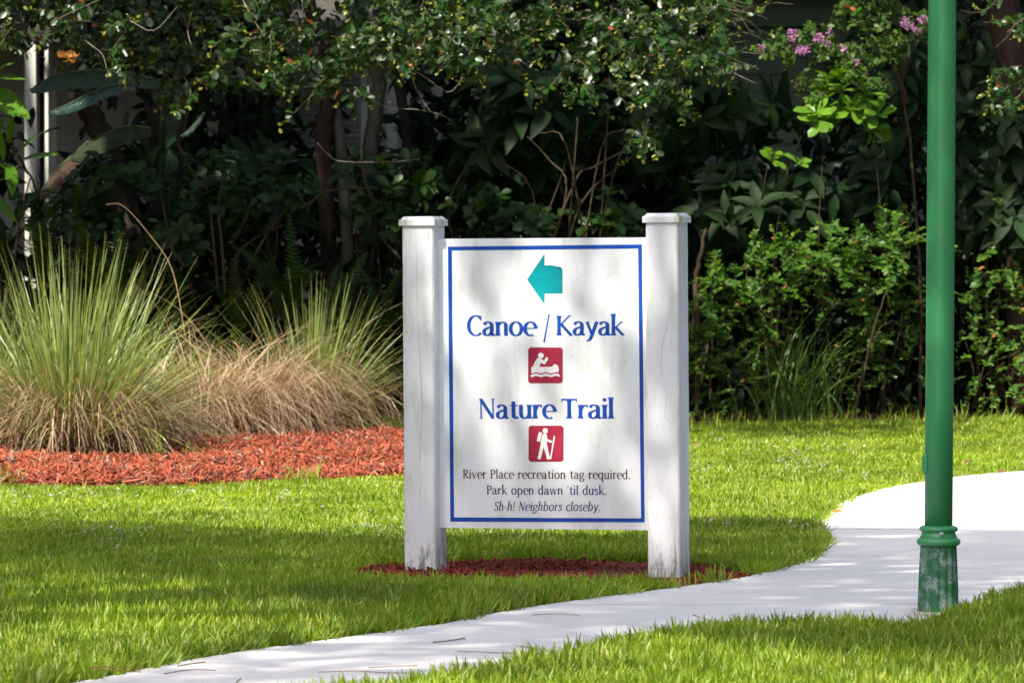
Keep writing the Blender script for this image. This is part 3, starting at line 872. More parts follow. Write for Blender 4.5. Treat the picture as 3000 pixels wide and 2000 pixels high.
XH = 0.69
def stem(x, y0, y1): return ('s', [(x, y0), (x, y1)])
def cur(pts): return ('c', pts)
def raw(pts): return ('r', pts)
def bar(x0, y0, x1, y1, w): return ('b', [(x0, y0), (x1, y1)], w)
def dot(x, y, r=.085): return ('d', (x, y), r)
GL = {
    'C': (.68, [raw(ell(.40, .5, .33, .49, 48, 312)), bar(.615, .76, .615, .985, .06), bar(.60, .16, .63, .10, .05)]),
    'S': (.50, [cur([(.42, .86), (.28, .975), (.10, .88), (.09, .68), (.25, .52), (.42, .38), (.43, .15), (.25, .02), (.06, .12)]), bar(.42, .76, .43, .97, .05), bar(.06, .02, .06, .22, .05)]),
    'K': (.76, [stem(.13, 0, 1), ('b', [(.62, 1.0), (.17, .50)], .075), ('b', [(.22, .58), (.70, .0)], .135), bar(.54, .98, .70, .98, .04), bar(.60, .02, .76, .02, .04)]),
    'N': (.76, [('b', [(.10, 0), (.10, 1)], .065), ('b', [(.64, 0), (.64, 1)], .065), ('b', [(.09, .98), (.64, .02)], .145), bar(.02, .98, .14, .98, .04), bar(.56, .98, .72, .98, .04), bar(.02, .02, .18, .02, .04)]),
    'T': (.68, [stem(.33, 0, .96), bar(.0, .955, .66, .955, .085), bar(.015, .83, .02, .99, .05), bar(.645, .83, .64, .99, .05)]),
    'R': (.66, [stem(.13, 0, 1), cur([(.13, .965), (.36, .96), (.48, .86), (.50, .74), (.44, .58), (.32, .51), (.15, .505)]), ('b', [(.27, .52), (.62, .0)], .13), bar(.54, .02, .68, .02, .04)]),
    'P': (.58, [stem(.13, 0, 1), cur([(.13, .965), (.38, .96), (.50, .86), (.52, .73), (.46, .56), (.34, .48), (.15, .47)])]),
    'a': (.56, [cur([(.07, .55), (.16, .655), (.28, .67), (.39, .60), (.415, .48), (.415, .30), (.415, .13), (.47, .03), (.55, .05)]), cur([(.415, .43), (.26, .39), (.09, .28), (.08, .10), (.19, .02), (.32, .06), (.42, .19)])]),
    'n': (.60, [stem(.11, 0, XH), cur([(.12, .50), (.22, .63), (.35, .665), (.46, .58), (.475, .44), (.475, .22), (.475, .0)]), bar(.40, .02, .55, .02, .04)]),
    'h': (.60, [stem(.11, 0, 1.06), cur([(.12, .50), (.22, .63), (.35, .665), (.46, .58), (.475, .44), (.475, .22), (.475, .0)]), bar(.40, .02, .55, .02, .04)]),
    'u': (.60, [cur([(.10, XH), (.10, .45), (.10, .22), (.17, .05), (.30, .035), (.42, .12), (.47, .22)]), stem(.47, 0, XH), bar(.03, .67, .10, .67, .04)]),
    'o': (.63, [raw(ell(.315, .345, .245, .335, 0, 360, 36))]),
    'e': (.56, [raw(ell(.315, .345, .245, .335, 0, 300, 30)), bar(.09, .355, .54, .365, .055)]),
    'c': (.50, [raw(ell(.315, .345, .245, .335, 52, 308, 26)), bar(.45, .50, .46, .65, .05)]),
    'r': (.42, [stem(.11, 0, XH), cur([(.13, .46), (.20, .60), (.30, .655), (.40, .65)]), bar(.39, .55, .41, .69, .06)]),
    't': (.42, [cur([(.20, .86), (.20, .60), (.20, .30), (.22, .10), (.31, .03), (.41, .08)]), bar(.03, .655, .40, .655, .055)]),
    'i': (.25, [stem(.12, 0, XH), dot(.12, .94)]),
    'l': (.25, [stem(.12, 0, 1.06)]),
    'k': (.60, [stem(.11, 0, 1.08), ('b', [(.50, XH), (.15, .34)], .065), ('b', [(.20, .42), (.56, .0)], .13), bar(.43, .67, .56, .67, .04), bar(.48, .02, .62, .02, .04)]),
    'y': (.58, [('b', [(.07, XH), (.31, .0)], .13), cur([(.53, XH), (.40, .33), (.28, -.02), (.18, -.22), (.04, -.27)]), bar(.0, .67, .16, .67, .04), bar(.45, .67, .59, .67, .04)]),
    'v': (.56, [('b', [(.07, XH), (.28, .0)], .13), ('b', [(.50, XH), (.29, .0)], .06), bar(.0, .67, .16, .67, .04), bar(.42, .67, .56, .67, .04)]),
    'w': (.86, [('b', [(.07, XH), (.25, .0)], .125), ('b', [(.43, XH), (.26, .0)], .06), ('b', [(.42, XH), (.60, .0)], .125), ('b', [(.79, XH), (.61, .0)], .06), bar(.0, .67, .15, .67, .04), bar(.72, .67, .85, .67, .04)]),
    'p': (.63, [stem(.11, -.33, XH), raw(ell(.30, .345, .235, .335, -150, 150, 28))]),
    'b': (.63, [stem(.11, 0, 1.06), raw(ell(.30, .345, .235, .335, -150, 150, 28))]),
    'd': (.63, [stem(.49, 0, 1.06), raw(ell(.30, .345, .235, .335, 35, 325, 28))]),
    'q': (.63, [stem(.49, -.33, XH), raw(ell(.30, .345, .235, .335, 35, 325, 28))]),
    'g': (.56, [raw(ell(.26, .46, .19, .205, 0, 360, 30)), cur([(.17, .28), (.08, .20), (.14, .10), (.32, .07), (.47, .0), (.48, -.16), (.35, -.29), (.16, -.29), (.06, -.19), (.10, -.06), (.20, .0)]), bar(.40, .60, .54, .67, .06)]),
    's': (.44, [cur([(.35, .57), (.24, .665), (.11, .60), (.10, .47), (.22, .36), (.34, .26), (.35, .10), (.21, .015), (.06, .08)]), bar(.35, .50, .36, .66, .045), bar(.06, .02, .06, .17, .045)]),
    '!': (.25, [('b', [(.13, .30), (.13, 1.0)], .11), dot(.12, .07, .075)]),
    '-': (.34, [bar(.04, .34, .28, .34, .09)]),
    '.': (.24, [dot(.10, .07, .08)]),
    "'": (.18, [('b', [(.10, .72), (.10, 1.02)], .07)]),
    '/': (.42, [('b', [(.06, -.32), (.34, 1.08)], .085)]),
    ' ': (.36, []),
}


def glyph_shapes(ch, thick, thin):
    polys = []
    for st in GL[ch][1]:
        if st[0] == 'd':
            (x, y), r = st[1], st[2]
            polys.append([(x + r * math.cos(k * math.pi / 6), y + r * math.sin(k * math.pi / 6)) for k in range(12)])
            continue
        pts = st[1]
        if st[0] == 's':
            (x, y0), (_, y1) = pts
            ys_ = [y0, y0 + .03, y0 + .14, (y0 + y1) / 2, y1 - .14, y1 - .03, y1]
            fw = [1.75, 1.42, 1.04, .96, 1.04, 1.40, 1.70]
            polys.append([(x - thick / 2 * f, y) for y, f in zip(ys_, fw)] + [(x + thick / 2 * f, y) for y, f in zip(ys_[::-1], fw[::-1])])
            continue
        if st[0] == 'b':
            w = st[2]
            (x0, y0), (x1, y1) = pts
            l = math.hypot(x1 - x0, y1 - y0); nx_, ny_ = -(y1 - y0) / l * w / 2, (x1 - x0) / l * w / 2
            polys.append([(x0 + nx_, y0 + ny_), (x1 + nx_, y1 + ny_), (x1 - nx_, y1 - ny_), (x0 - nx_, y0 - ny_)])
            continue
        if st[0] == 'c':
            pts = [tuple(p) for p in smooth_line(pts, 6)]
        n = len(pts); Lp = []; Rp = []
        closed = abs(pts[0][0] - pts[-1][0]) < 1e-6 and abs(pts[0][1] - pts[-1][1]) < 1e-6
        for i in range(n):
            a = pts[i - 1] if i > 0 else (pts[-2] if closed else pts[0])
            b_ = pts[i + 1] if i < n - 1 else (pts[1] if closed else pts[-1])
            dx, dy = b_[0] - a[0], b_[1] - a[1]
            l = math.hypot(dx, dy) + 1e-9
            w = auto_w(dx, dy, thick * 1.02, thin)
            nx_, ny_ = -dy / l * w / 2, dx / l * w / 2
            Lp.append((pts[i][0] + nx_, pts[i][1] + ny_)); Rp.append((pts[i][0] - nx_, pts[i][1] - ny_))
        for i in range(n - 1):
            polys.append(('q', [Lp[i], Lp[i + 1], Rp[i + 1], Rp[i]]))
    return polys


def lettering(text, x0px, x1px, base0, base1, cappx, mat, label, thick=.170, thin=.072, shear=0.0, track=.02):
    """one printed line; its extent and baseline measured on the photograph, laid on the panel plane"""
    A = on_panel(x0px, base0); B = on_panel(x1px, base1); T = on_panel(x0px, base0 - cappx)
    cap = math.hypot(T[0] - A[0], T[1] - A[1])
    adv = []; x = 0
    for ch in text:
        adv.append(x); x += GL[ch][0] + track
    total = x - 0.05 - track
    dirx = Vector((B[0] - A[0], B[1] - A[1])); sxx = dirx.length / total; dirx.normalize()
    up = Vector((-dirx.y, dirx.x))
    mb = MB()
    def T2(p, ox):
        q = Vector(A) + dirx * ((p[0] + ox + shear * p[1]) * sxx) + up * (p[1] * cap)
        return q.x, q.y
    for ch, ox in zip(text, adv):
        k = 0; last = None
        for s_ in glyph_shapes(ch, thick, thin):
            if isinstance(s_, tuple) and s_[0] == 'q':
                if last != 'q': k += 1
                last = 'q'; P = [T2(p, ox) for p in s_[1]]
                mb.add([(p[0], PANEL_Y - .0006 - .00015 * k, p[1]) for p in P], [(0, 1, 2, 3)])
            else:
                last = 'p'; k += 1
                prism(mb, [T2(p, ox) for p in s_], 0, .0006 + .00015 * k)
    o = mb.build('lettering', mat, panel, world_coords=False)
    o['label'] = label
    return o


ZA = lambda x: 1150 + x / 2.6133
YA = lambda y: 600 + y / 2.6133
YB = lambda y: 1150 + y / 2.6133
lettering('Canoe', ZA(572), ZA(1090), YA(1001), YA(1001), 153 / 2.613, M['blue'], 'blue word Canoe')
lettering('/', ZA(1150), ZA(1207), YA(1003), YA(1002), 153 / 2.613, M['blue'], 'blue slash between Canoe and Kayak')
lettering('Kayak', ZA(1254), ZA(1765), YA(999), YA(998), 151 / 2.613, M['blue'], 'blue word Kayak')
lettering('Nature', ZA(662), ZA(1236), YB(198), YB(197), 152 / 2.613, M['blue'], 'blue word Nature')
lettering('Trail', ZA(1295), ZA(1688), YB(197), YB(197), 152 / 2.613, M['blue'], 'blue word Trail')
lettering('River Place recreation tag required.', ZA(540), ZA(1820), YB(655), YB(660), 68 / 2.613, M['maroon_text'], 'maroon line River Place recreation tag required.', thick=.145, thin=.075, track=.065)
lettering("Park open dawn 'til dusk.", ZA(722), ZA(1638), YB(777), YB(781), 68 / 2.613, M['navy'], "navy line Park open dawn 'til dusk.", thick=.145, thin=.075, track=.065)
lettering('Sh-h! Neighbors closeby.', ZA(776), ZA(1588), YB(901), YB(904), 68 / 2.613, M['navy'], 'navy italic line Sh-h! Neighbors closeby.', thick=.14, thin=.07, shear=.20, track=.075)

# -------- pictograms
Z6 = lambda x, y: on_panel(1400 + x / 3.92, 980 + y / 3.92)


def rrect(x0, y0, x1, y1, r, n=5):
    out = []
    for cx, cy, a in [(x1 - r, y0 + r, -90), (x1 - r, y1 - r, 0), (x0 + r, y1 - r, 90), (x0 + r, y0 + r, 180)]:
        for k in range(n + 1):
            w = R(a + 90 * k / n)
            out.append((cx + r * math.cos(w), cy + r * math.sin(w)))
    return out


def circ(cx, cy, r, n=18): return [(cx + r * math.cos(k * 2 * math.pi / n), cy + r * math.sin(k * 2 * math.pi / n)) for k in range(n)]


def capsule(a, b, r, n=6):
    a = np.array(a, float); b = np.array(b, float); d = (b - a) / np.linalg.norm(b - a); w0 = math.atan2(d[1], d[0])
    out = []
    for c, s0 in ((b, w0 - math.pi / 2), (a, w0 + math.pi / 2)):
        for k in range(n + 1):
            w = s0 + math.pi * k / n
            out.append((c[0] + r * math.cos(w), c[1] + r * math.sin(w)))
    return out


def pictogram(rect, shapes, label):
    e = MB(); prism(e, [Z6(*p) for p in rrect(rect[0], rect[1], rect[2], rect[3], 34)], 0, .0005)
    # sheet with a darker printed rim
    plate = MB(); prism(plate, [Z6(*p) for p in rrect(rect[0] + 5, rect[1] + 5, rect[2] - 5, rect[3] - 5, 30)], 0, .0010)
    rim = e.build('pictogram_rim', M['maroon_edge'], panel, world_coords=False)
    po = plate.build('pictogram', M['maroon'], panel, world_coords=False)
    po['label'] = label
    f = MB()
    for i, s_ in enumerate(shapes): prism(f, [Z6(*p) for p in s_], 0, .0014 + .00022 * i)
    f.build('pictogram_figure', M['icon'], panel, world_coords=False)


wave = lambda y, x0=615, x1=918, a=7, n=30, per=112: [(x0 + (x1 - x0) * i / n, y + a * math.sin((x0 + (x1 - x0) * i / n - 610) / per * 2 * math.pi + 1.2)) for i in range(n + 1)]
boat = [(616, 372), (640, 367), (700, 368), (760, 369), (848, 369), (860, 360), (868, 346), (885, 339), (905, 343), (922, 358), (931, 382), (931, 408), (922, 434)] + wave(437, 616, 912)[::-1]
water = wave(452, 610, 939) + wave(480, 610, 939)[::-1]
pictogram((578, 146, 975, 558), [boat, water, [(683, 272), (700, 266), (750, 288), (738, 318), (722, 336), (702, 374), (630, 374), (655, 315)], circ(726, 240, 33), capsule((725, 296), (766, 323), 18), capsule((766, 322), (793, 275), 16)],
          'maroon square with a white canoeist on water')
pictogram((583, 1044, 985, 1458), [[(748, 1142), (770, 1133), (790, 1142), (799, 1190), (790, 1235), (829, 1412), (795, 1420), (757, 1290), (726, 1412), (690, 1410), (722, 1255), (726, 1215)],
                                   circ(776, 1101, 30), [(702, 1117), (741, 1124), (718, 1228), (677, 1220)], capsule((783, 1206), (842, 1227), 13), capsule((812, 1414), (808, 1410), 19), capsule((710, 1412), (706, 1410), 19), capsule((881, 1166), (838, 1422), 8)],
          'maroon square with a white hiker carrying pack and staff')

# ------------------------------------------------------------------ lamp post
LX, LY = gnd(2748, 1803)
lamp = empty('lamp_post', (LX, LY, 0.0), (0, R(0.30), 0))
tag(lamp, 'green painted lamp post with fluted chalky base standing on the grass', 'lamp post')
s = 1 / 771.0
flute = lambda w, z: 0.030 * (abs(math.cos(w * 7)) - 0.5) * (1 if z < 0.30 else 0)
b = MB()
b.lathe([(.080, -.05), (.0745, .0), (.072, .10), (.069, .18), (.0655, .258), (.066, .27)], n=84, wob=lambda w, z: 0.13 * (abs(math.cos(w * 7)) ** 0.6 - 0.6))
base = b.build('fluted_base', M['pole_worn_shaded'], lamp, smooth=True, world_coords=False)
def torus_prof(R0, zc, r, n=8):
    return [(R0 + r * math.cos(R(-90 + 180 * k / n)), zc + r * math.sin(R(-90 + 180 * k / n))) for k in range(n + 1)]
b = MB()
b.lathe([(.060, .262)] + torus_prof(.0685, .280, .0145) + [(.070, .297), (.066, .305), (.064, .312)] + torus_prof(.0625, .328, .0105) + [(.056, .341), (.050, .342)], n=48)
col_ = b.build('collar', M['collar'], lamp, smooth=True, world_coords=False)
b = MB()
b.lathe([(.0530, .335), (.0531, .8), (.0529, 1.6), (.0526, 2.4), (.0522, 3.4)], n=40)
b.build('shaft', M['pole'], lamp, smooth=True, world_coords=False)
b = MB(); b.box(-.062, -.045, -.030, .012, .535, .610)
bevel_obj(b.build('hatch_cover', M['pole'], lamp, world_coords=False), .004)
b = MB(); b.box(-.0655, -.0615, -.016, -.004, .552, .590)
b.build('hatch_screw', M['pole'], lamp, world_coords=False)
b = MB()
V = []
for i, (rr, yy) in enumerate([(.008, -.060), (.0085, -.070), (.006, -.0745), (.001, -.0755)]):
    for k in range(10): V.append((.006 + rr * math.cos(k * .6283), yy, .312 + rr * math.sin(k * .6283)))
b.add(V, [(i * 10 + k, i * 10 + (k + 1) % 10, (i + 1) * 10 + (k + 1) % 10, (i + 1) * 10 + k) for i in range(3) for k in range(10)])
b.build('bolt', M['bolt'], lamp, smooth=True, world_coords=False)

# brown thatch beside the lamp foot
k = 150
x, y = gnd(2840, 1800)
b_ = np.stack([x + rng.normal(0, .07, k), y + rng.normal(0, .10, k), np.full(k, .0)], 1)
V, Fq, rn, al = blades(b_, rng.random(k) * 6.28, rng.uniform(.6, 1.3, k), rng.normal(.2, .3, k), rng.uniform(.04, .09, k), np.full(k, .004), seg=3)
k = 60
x, y = gnd(2690, 1815)
b2 = np.stack([x + rng.normal(0, .03, k), y + rng.normal(0, .03, k), np.full(k, .0)], 1)
q = blades(b2, rng.random(k) * 6.28, rng.uniform(.3, 1.2, k), rng.normal(.2, .3, k), rng.uniform(.04, .09, k), np.full(k, .003), seg=3)
V, Fq, rn, al = join_np([(V, Fq, rn, al), q])
o = link('dry_thatch', mesh_np('dry_thatch', V, Fq, att=rn, patt=al), M['dry']); tag(o, 'brown dead grass around the lamp post foot', 'dry grass', kind='stuff')

# ------------------------------------------------------------------ cordgrass clumps
def cordgrass(px, base_py, label, green, dry, hgt, spread=0.12, stalk=None, dryh=None, lean=0.0):
    x, y = gnd(px, base_py)
    r = empty('cordgrass_clump', (x, y, 0.0))
    tag(r, label, 'ornamental grass', 'cordgrass clumps in the red mulch bed')
    n = green
    az = rng.random(n) * 6.283
    rr = np.sqrt(rng.random(n)) * spread
    base = np.stack([x + rr * np.cos(az), y + rr * np.sin(az), np.full(n, .03)], 1)
    n = green = int(green * .62)
    az = az[:n]; base = base[:n]; u = rng.random(n)
    phi0 = 0.03 + 1.15 * u ** 1.35 + rng.normal(0, .08, n)
    L = hgt * rng.uniform(.62, 1.0, n) * (1.0 - 0.12 * u)
    kap = 0.12 + 0.85 * u * rng.random(n) + np.where(rng.random(n) < .18, rng.uniform(.6, 1.9, n), 0)
    V1 = blades(base, az + rng.normal(0, .25, n), phi0, kap, L, rng.uniform(.009, .0175, n), seg=8, twist=rng.normal(0, .9, n), wprof=lambda t: np.clip(1.15 * (1 - t) ** .7, .06, 1) * np.clip(.5 + 2 * t, 0, 1))
    V, Fq, rn, al = V1
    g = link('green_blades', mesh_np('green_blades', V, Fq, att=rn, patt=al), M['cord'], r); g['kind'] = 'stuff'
    n = dry; dh = dryh or hgt * .62
    az = rng.random(n) * 6.283
    rr = np.sqrt(rng.random(n)) * spread * 1.7
    base = np.stack([x + rr * np.cos(az), y + rr * np.sin(az), np.full(n, .03) + rng.random(n) ** 2 * .30], 1)
    L = dh * rng.uniform(.45, 1.3, n)
    phi0 = rng.uniform(.25, 1.35, n); kap = rng.uniform(.9, 2.8, n)
    V, Fq, rn, al = blades(base, az + rng.normal(0, .75, n), phi0, kap, L, rng.uniform(.005, .0105, n), seg=9, twist=rng.normal(0, .8, n), sag=0.02, wprof=lambda t: np.clip(1.1 - t, .15, 1))
    nc = n // 3
    azc = rng.random(nc) * 6.283; rc = np.sqrt(rng.random(nc)) * spread
    bc = np.stack([x + rc * np.cos(azc), y + rc * np.sin(azc), np.full(nc, .05) + rng.random(nc) * .12], 1)
    cc_ = blades(bc, azc + rng.normal(0, .5, nc), rng.uniform(.05, .7, nc), rng.uniform(2.2, 4.2, nc), dh * rng.uniform(.7, 1.35, nc), rng.uniform(.004, .008, nc), seg=11, twist=rng.normal(0, .9, nc), sag=0.02, wprof=lambda t: np.clip(1.1 - t, .2, 1))
    V, Fq, rn, al = join_np([(V, Fq, rn, al), cc_])
    # tight curls at a few tips
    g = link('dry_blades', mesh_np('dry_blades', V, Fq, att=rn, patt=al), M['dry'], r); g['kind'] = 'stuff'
    if stalk:
        for pts in stalk:
            mb = MB()
            P = [at(*p, y - .2) for p in pts]
            P = [Vector(p) for p in smooth_line([p[:] for p in P], 4)]
            mb.tube(P, [0.0028 * (1 - .7 * i / len(P)) for i in range(len(P))], 5)
            mb.build('seed_stalk', M['drystalk'], r)
    return r


M['drystalk'] = noise_mat('dry_stalk', (0.32, 0.20, 0.11), (0.45, 0.30, 0.18), scale=20, bump=0.1)
cordgrass(205, 1338, 'tallest cordgrass clump with a green fountain of blades over dry skirts, at left', 1350, 1250, 1.45, spread=.24, dryh=.78, stalk=[[(545, 1000), (520, 850), (500, 780), (475, 735), (440, 690), (390, 630), (350, 598), (310, 600)]])
cordgrass(-70, 1325, 'cordgrass clump cut by the left edge of the picture', 650, 600, 1.15, spread=.18)
cordgrass(400, 1318, 'green cordgrass clump leaning right, behind the tallest one', 260, 700, 1.0, spread=.14, dryh=.75)
cordgrass(590, 1300, 'mostly dry low cordgrass clump in the middle of the row', 70, 1000, .9, spread=.14, dryh=.85)
cordgrass(735, 1285, 'straw-coloured dome of cordgrass, second from the right end of the row', 110, 1300, .8, spread=.15, dryh=.92)
cordgrass(915, 1272, 'rightmost cordgrass clump, green blades over a tan skirt beside the sign', 760, 650, 1.15, spread=.14, dryh=.80)
# lump of weathered wood in the mulch
x, y = gnd(222, 1335)
bm = bmesh.new(); bmesh.ops.create_icosphere(bm, subdivisions=3, radius=.05)
from mathutils import noise
for v in bm.verts:
    v.co *= 1 + .35 * noise.noise(v.co * 22)
    v.co.z *= .75
    v.co += Vector((x, y, .045))
me = bpy.data.meshes.new('wood_lump'); bm.to_mesh(me); bm.free()
tag(link('wood_lump', me, noise_mat('grey_wood', (.10, .08, .06), (.28, .23, .18), scale=20, bump=.6)), 'small grey lump of weathered wood on the mulch at the left clump', 'wood')


# ------------------------------------------------------------------ leaf templates and clouds
def leaf_tpl(prof, fold=.12, curl=.15):
    """prof: list of (t, halfwidth); leaf length 1 along +Y, normal +Z"""
    V = []; F = []
    m = len(prof)
    for (t, w) in prof:
        z = -curl * t * t
        V += [(-w, t, z + fold * w * 2), (0, t, z), (w, t, z + fold * w * 2)]
    for i in range(m - 1):
        a = i * 3
        F += [(a, a + 1, a + 4, a + 3), (a + 1, a + 2, a + 5, a + 4)]
    return np.array(V, float), np.array(F)


T_ROUND = leaf_tpl([(0, .03), (.2, .2), (.5, .31), (.8, .27), (1.0, .06)], .10, .10)
T_PADDLE = leaf_tpl([(0, .02), (.3, .13), (.6, .26), (.85, .25), (1.0, .05)], .10, .14)
T_BROAD = leaf_tpl([(0, .02), (.2, .13), (.45, .19), (.7, .145), (.9, .06), (1.0, .005)], .18, .25)
T_LANCE = leaf_tpl([(0, .015), (.2, .07), (.5, .095), (.8, .06), (1.0, .004)], .15, .25)
T_SMALL = leaf_tpl([(0, .03), (.45, .28), (.85, .20), (1.0, .03)], .08, .08)


def frames(D, Nn):
    y = nrm(D)
    z = nrm(Nn - y * np.sum(Nn * y, 1, keepdims=True))
    x = np.cross(y, z)
    return np.stack([x, y, z], 2)        # columns


def leaf_cloud(P, D, Nn, size, tpl):
    V0, F0 = tpl
    B = frames(D, Nn)
    V = np.einsum('nij,vj->nvi', B, V0) * size[:, None, None] + P[:, None, :]
    n, m = len(P), len(V0)
    Fq = (F0[None] + (np.arange(n) * m)[:, None, None]).reshape(-1, F0.shape[1])
    return V.reshape(-1, 3), Fq, np.repeat(rng.random(n), len(F0))


TPL_MESH = {}
def tpl_meshes(key, tpl, mat):
    if key not in TPL_MESH:
        out = []
        for k in range(4):
            V, Fq = tpl
            V = V.copy(); V[:, 2] += -rng.uniform(-.05, .2) * V[:, 1] ** 2 + rng.normal(0, .012, len(V)); V[:, 0] += rng.uniform(-.06, .06) * V[:, 1] ** 2
            me = mesh_np(key + '_leaf', V, Fq); me.materials.append(mat); out.append(me)
        TPL_MESH[key] = out
    return TPL_MESH[key]


def leaf_parts(root, P, D, Nn, size, tpl, key, mat, nmax=280, name='leaf', rest='leaves'):
    """the nearest nmax leaves are parts of the plant, the rest one stuff part"""
    order = np.argsort(P[:, 1])
    px, py = topix(P)
    vis = (px > -60) & (px < 3060) & (py > -60) & (py < 1400)
    order = np.concatenate([order[vis[order]], order[~vis[order]]])
    sel, oth = order[:nmax], order[nmax:]
    ms = tpl_meshes(key, tpl, mat)
    B = frames(D, Nn)
    inv = Matrix.Translation(root.location).inverted()
    for i in sel:
        o = bpy.data.objects.new(name, ms[int(rng.integers(0, 4))])
        m = Matrix([[*(B[i, r] * size[i]), P[i, r]] for r in range(3)] + [[0, 0, 0, 1]])
        COL.objects.link(o)
        o.parent = root
        o.matrix_basis = inv @ m
    if len(oth):
        V, Fq, rn = leaf_cloud(P[oth], D[oth], Nn[oth], size[oth], tpl)
        g = link(rest, mesh_np(rest, V, Fq, att=rn), mat, root); g['kind'] = 'stuff'


def rosettes(centers, axes, per, psi, size, jitter=.02):
    """leaves radiating from cluster centres"""
    P = []; D = []; Nn = []; Sz = []
    for c, a in zip(centers, axes):
        k = int(rng.integers(per[0], per[1] + 1))
        a = a / np.linalg.norm(a)
        u = np.cross(a, [0.3, .2, 1.0]); u /= np.linalg.norm(u) + 1e-9; v = np.cross(a, u)
        w0 = rng.random() * 6.28
        for j in range(k):
            w = w0 + j * 2.4 + rng.normal(0, .2)
            ps = rng.uniform(*psi)
            d = a * math.cos(ps) + (u * math.cos(w) + v * math.sin(w)) * math.sin(ps)
            P.append(c + a * (j * jitter * .5) + rng.normal(0, jitter * .3, 3)); D.append(d)
            Nn.append(a * math.sin(ps) - (u * math.cos(w) + v * math.sin(w)) * math.cos(ps) + rng.normal(0, .15, 3) + np.array([0, -.15, .35]))
            Sz.append(rng.uniform(*size))
    return np.array(P), np.array(D), np.array(Nn), np.array(Sz)


def blob_points(blobs, n):
    """blobs: (px, py, Y, rx_px, ry_px, depth_m)"""
    w = np.array([b[3] * b[4] for b in blobs], float); w /= w.sum()
    out = []
    for b, k in zip(blobs, np.maximum(1, (w * n).astype(int))):
        c = np.array(at(b[0], b[1], b[2])); sc_ = b[2] / F_PX
        v = nrm(rng.normal(size=(k, 3))) * (rng.random(k) ** .42)[:, None]
        out.append((c + v * np.array([b[3] * sc_, b[5], b[4] * sc_]), v, np.tile(c, (k, 1))))
    return [np.concatenate(z) for z in zip(*out)]


# parts of the picture where the houses show through between the plants
WINDOWS = [(60, 215, 150, 560), (-80, 60, 150, 330), (205, 290, 250, 470), (300, 420, 285, 400), (868, 925, 240, 470), (1005, 1108, 215, 470), (1130, 1162, 235, 300), (1188, 1212, 262, 300), (1140, 1160, 330, 460), (1188, 1206, 335, 400),
           (1275, 1300, 325, 340), (2130, 2330, -40, 160), (2000, 2100, 430, 520), (2235, 2400, 20, 90), (2110, 2300, 170, 300), (2230, 2330, 370, 460), (2400, 2560, 30, 90), (2370, 2440, 130, 200), (130, 170, 560, 640),
           (555, 605, 745, 825), (1640, 1690, 590, 640), (1420, 1460, 640, 650), (60, 110, 640, 730), (0, 50, 560, 720)]


def outside_windows(P, margin=0, prob=0.93):
    px, py = topix(P)
    k = np.ones(len(P), bool)
    for x0, x1, y0, y1 in WINDOWS:
        inside = (px > x0 - margin) & (px < x1 + margin) & (py > y0 - margin) & (py < y1 + margin)
        k &= ~(inside & (rng.random(len(P)) < prob))
    return k


def branch_to(mb, a, b, r0, r1, sag=.1, n=6, w=6):
    a = np.array(a); b = np.array(b); L_ = np.linalg.norm(b - a)
    mid = (a + b) / 2 + rng.normal(0, .08, 3) * L_ + np.array([0, 0, sag * L_])
    pts = smooth_line([a, mid, b], n)
    mb.tube(pts, [r0 + (r1 - r0) * i / (len(pts) - 1) for i in range(len(pts))], w)
    return pts


def shrub(name, label, cat, base_px, base_Y, blobs, nclus, per, psi, size, tpl, key, mat, nmax=260, group=None, stem_mat=None, nst=6, r0=.012, win=True, up=(0, -.3, .7), clean=False):
    bp_ = at(base_px, 1000, base_Y)
    root = empty(name, (bp_.x, base_Y, 0.0))
    tag(root, label, cat, group)
    C, v, cc = blob_points(blobs, nclus)
    if win:
        k = outside_windows(C); C, v, cc = C[k], v[k], cc[k]
    C[:, 2] = np.maximum(C[:, 2], .08)
    ax = v * .8 + np.array(up) + rng.normal(0, .25, v.shape)
    P, D, Nn, Sz = rosettes(C, ax, per, psi, size)
    if win:
        k = outside_windows(P, 0, 1.0 if clean else .8); P, D, Nn, Sz = P[k], D[k], Nn[k], Sz[k]
    leaf_parts(root, P, D, Nn, Sz, tpl, key, mat, nmax)
    mb = MB(); tw = MB()
    ends = {}
    for b in blobs:
        c = at(b[0], b[1], b[2])
        for j in range(1):
            e = np.array(c) + rng.normal(0, .25, 3) * np.array([b[3] * b[2] / F_PX, b[5], b[4] * b[2] / F_PX])
            st = np.array([bp_.x + rng.normal(0, .06), base_Y + rng.normal(0, .06), 0])
            mb = MB(); branch_to(mb, st, e, r0, r0 * .5, sag=.05); mb.build('stem', stem_mat or M['stem'], root, smooth=True)
    # twigs reach every fifth cluster
    for i in range(0, len(C), 4):
        a = cc[i] + (C[i] - cc[i]) * .2
        branch_to(tw, a, C[i], r0 * .35, r0 * .15, sag=0, n=3, w=4)
    tw.build('twigs', stem_mat or M['stem'], root, smooth=True)['kind'] = 'stuff'
    return root


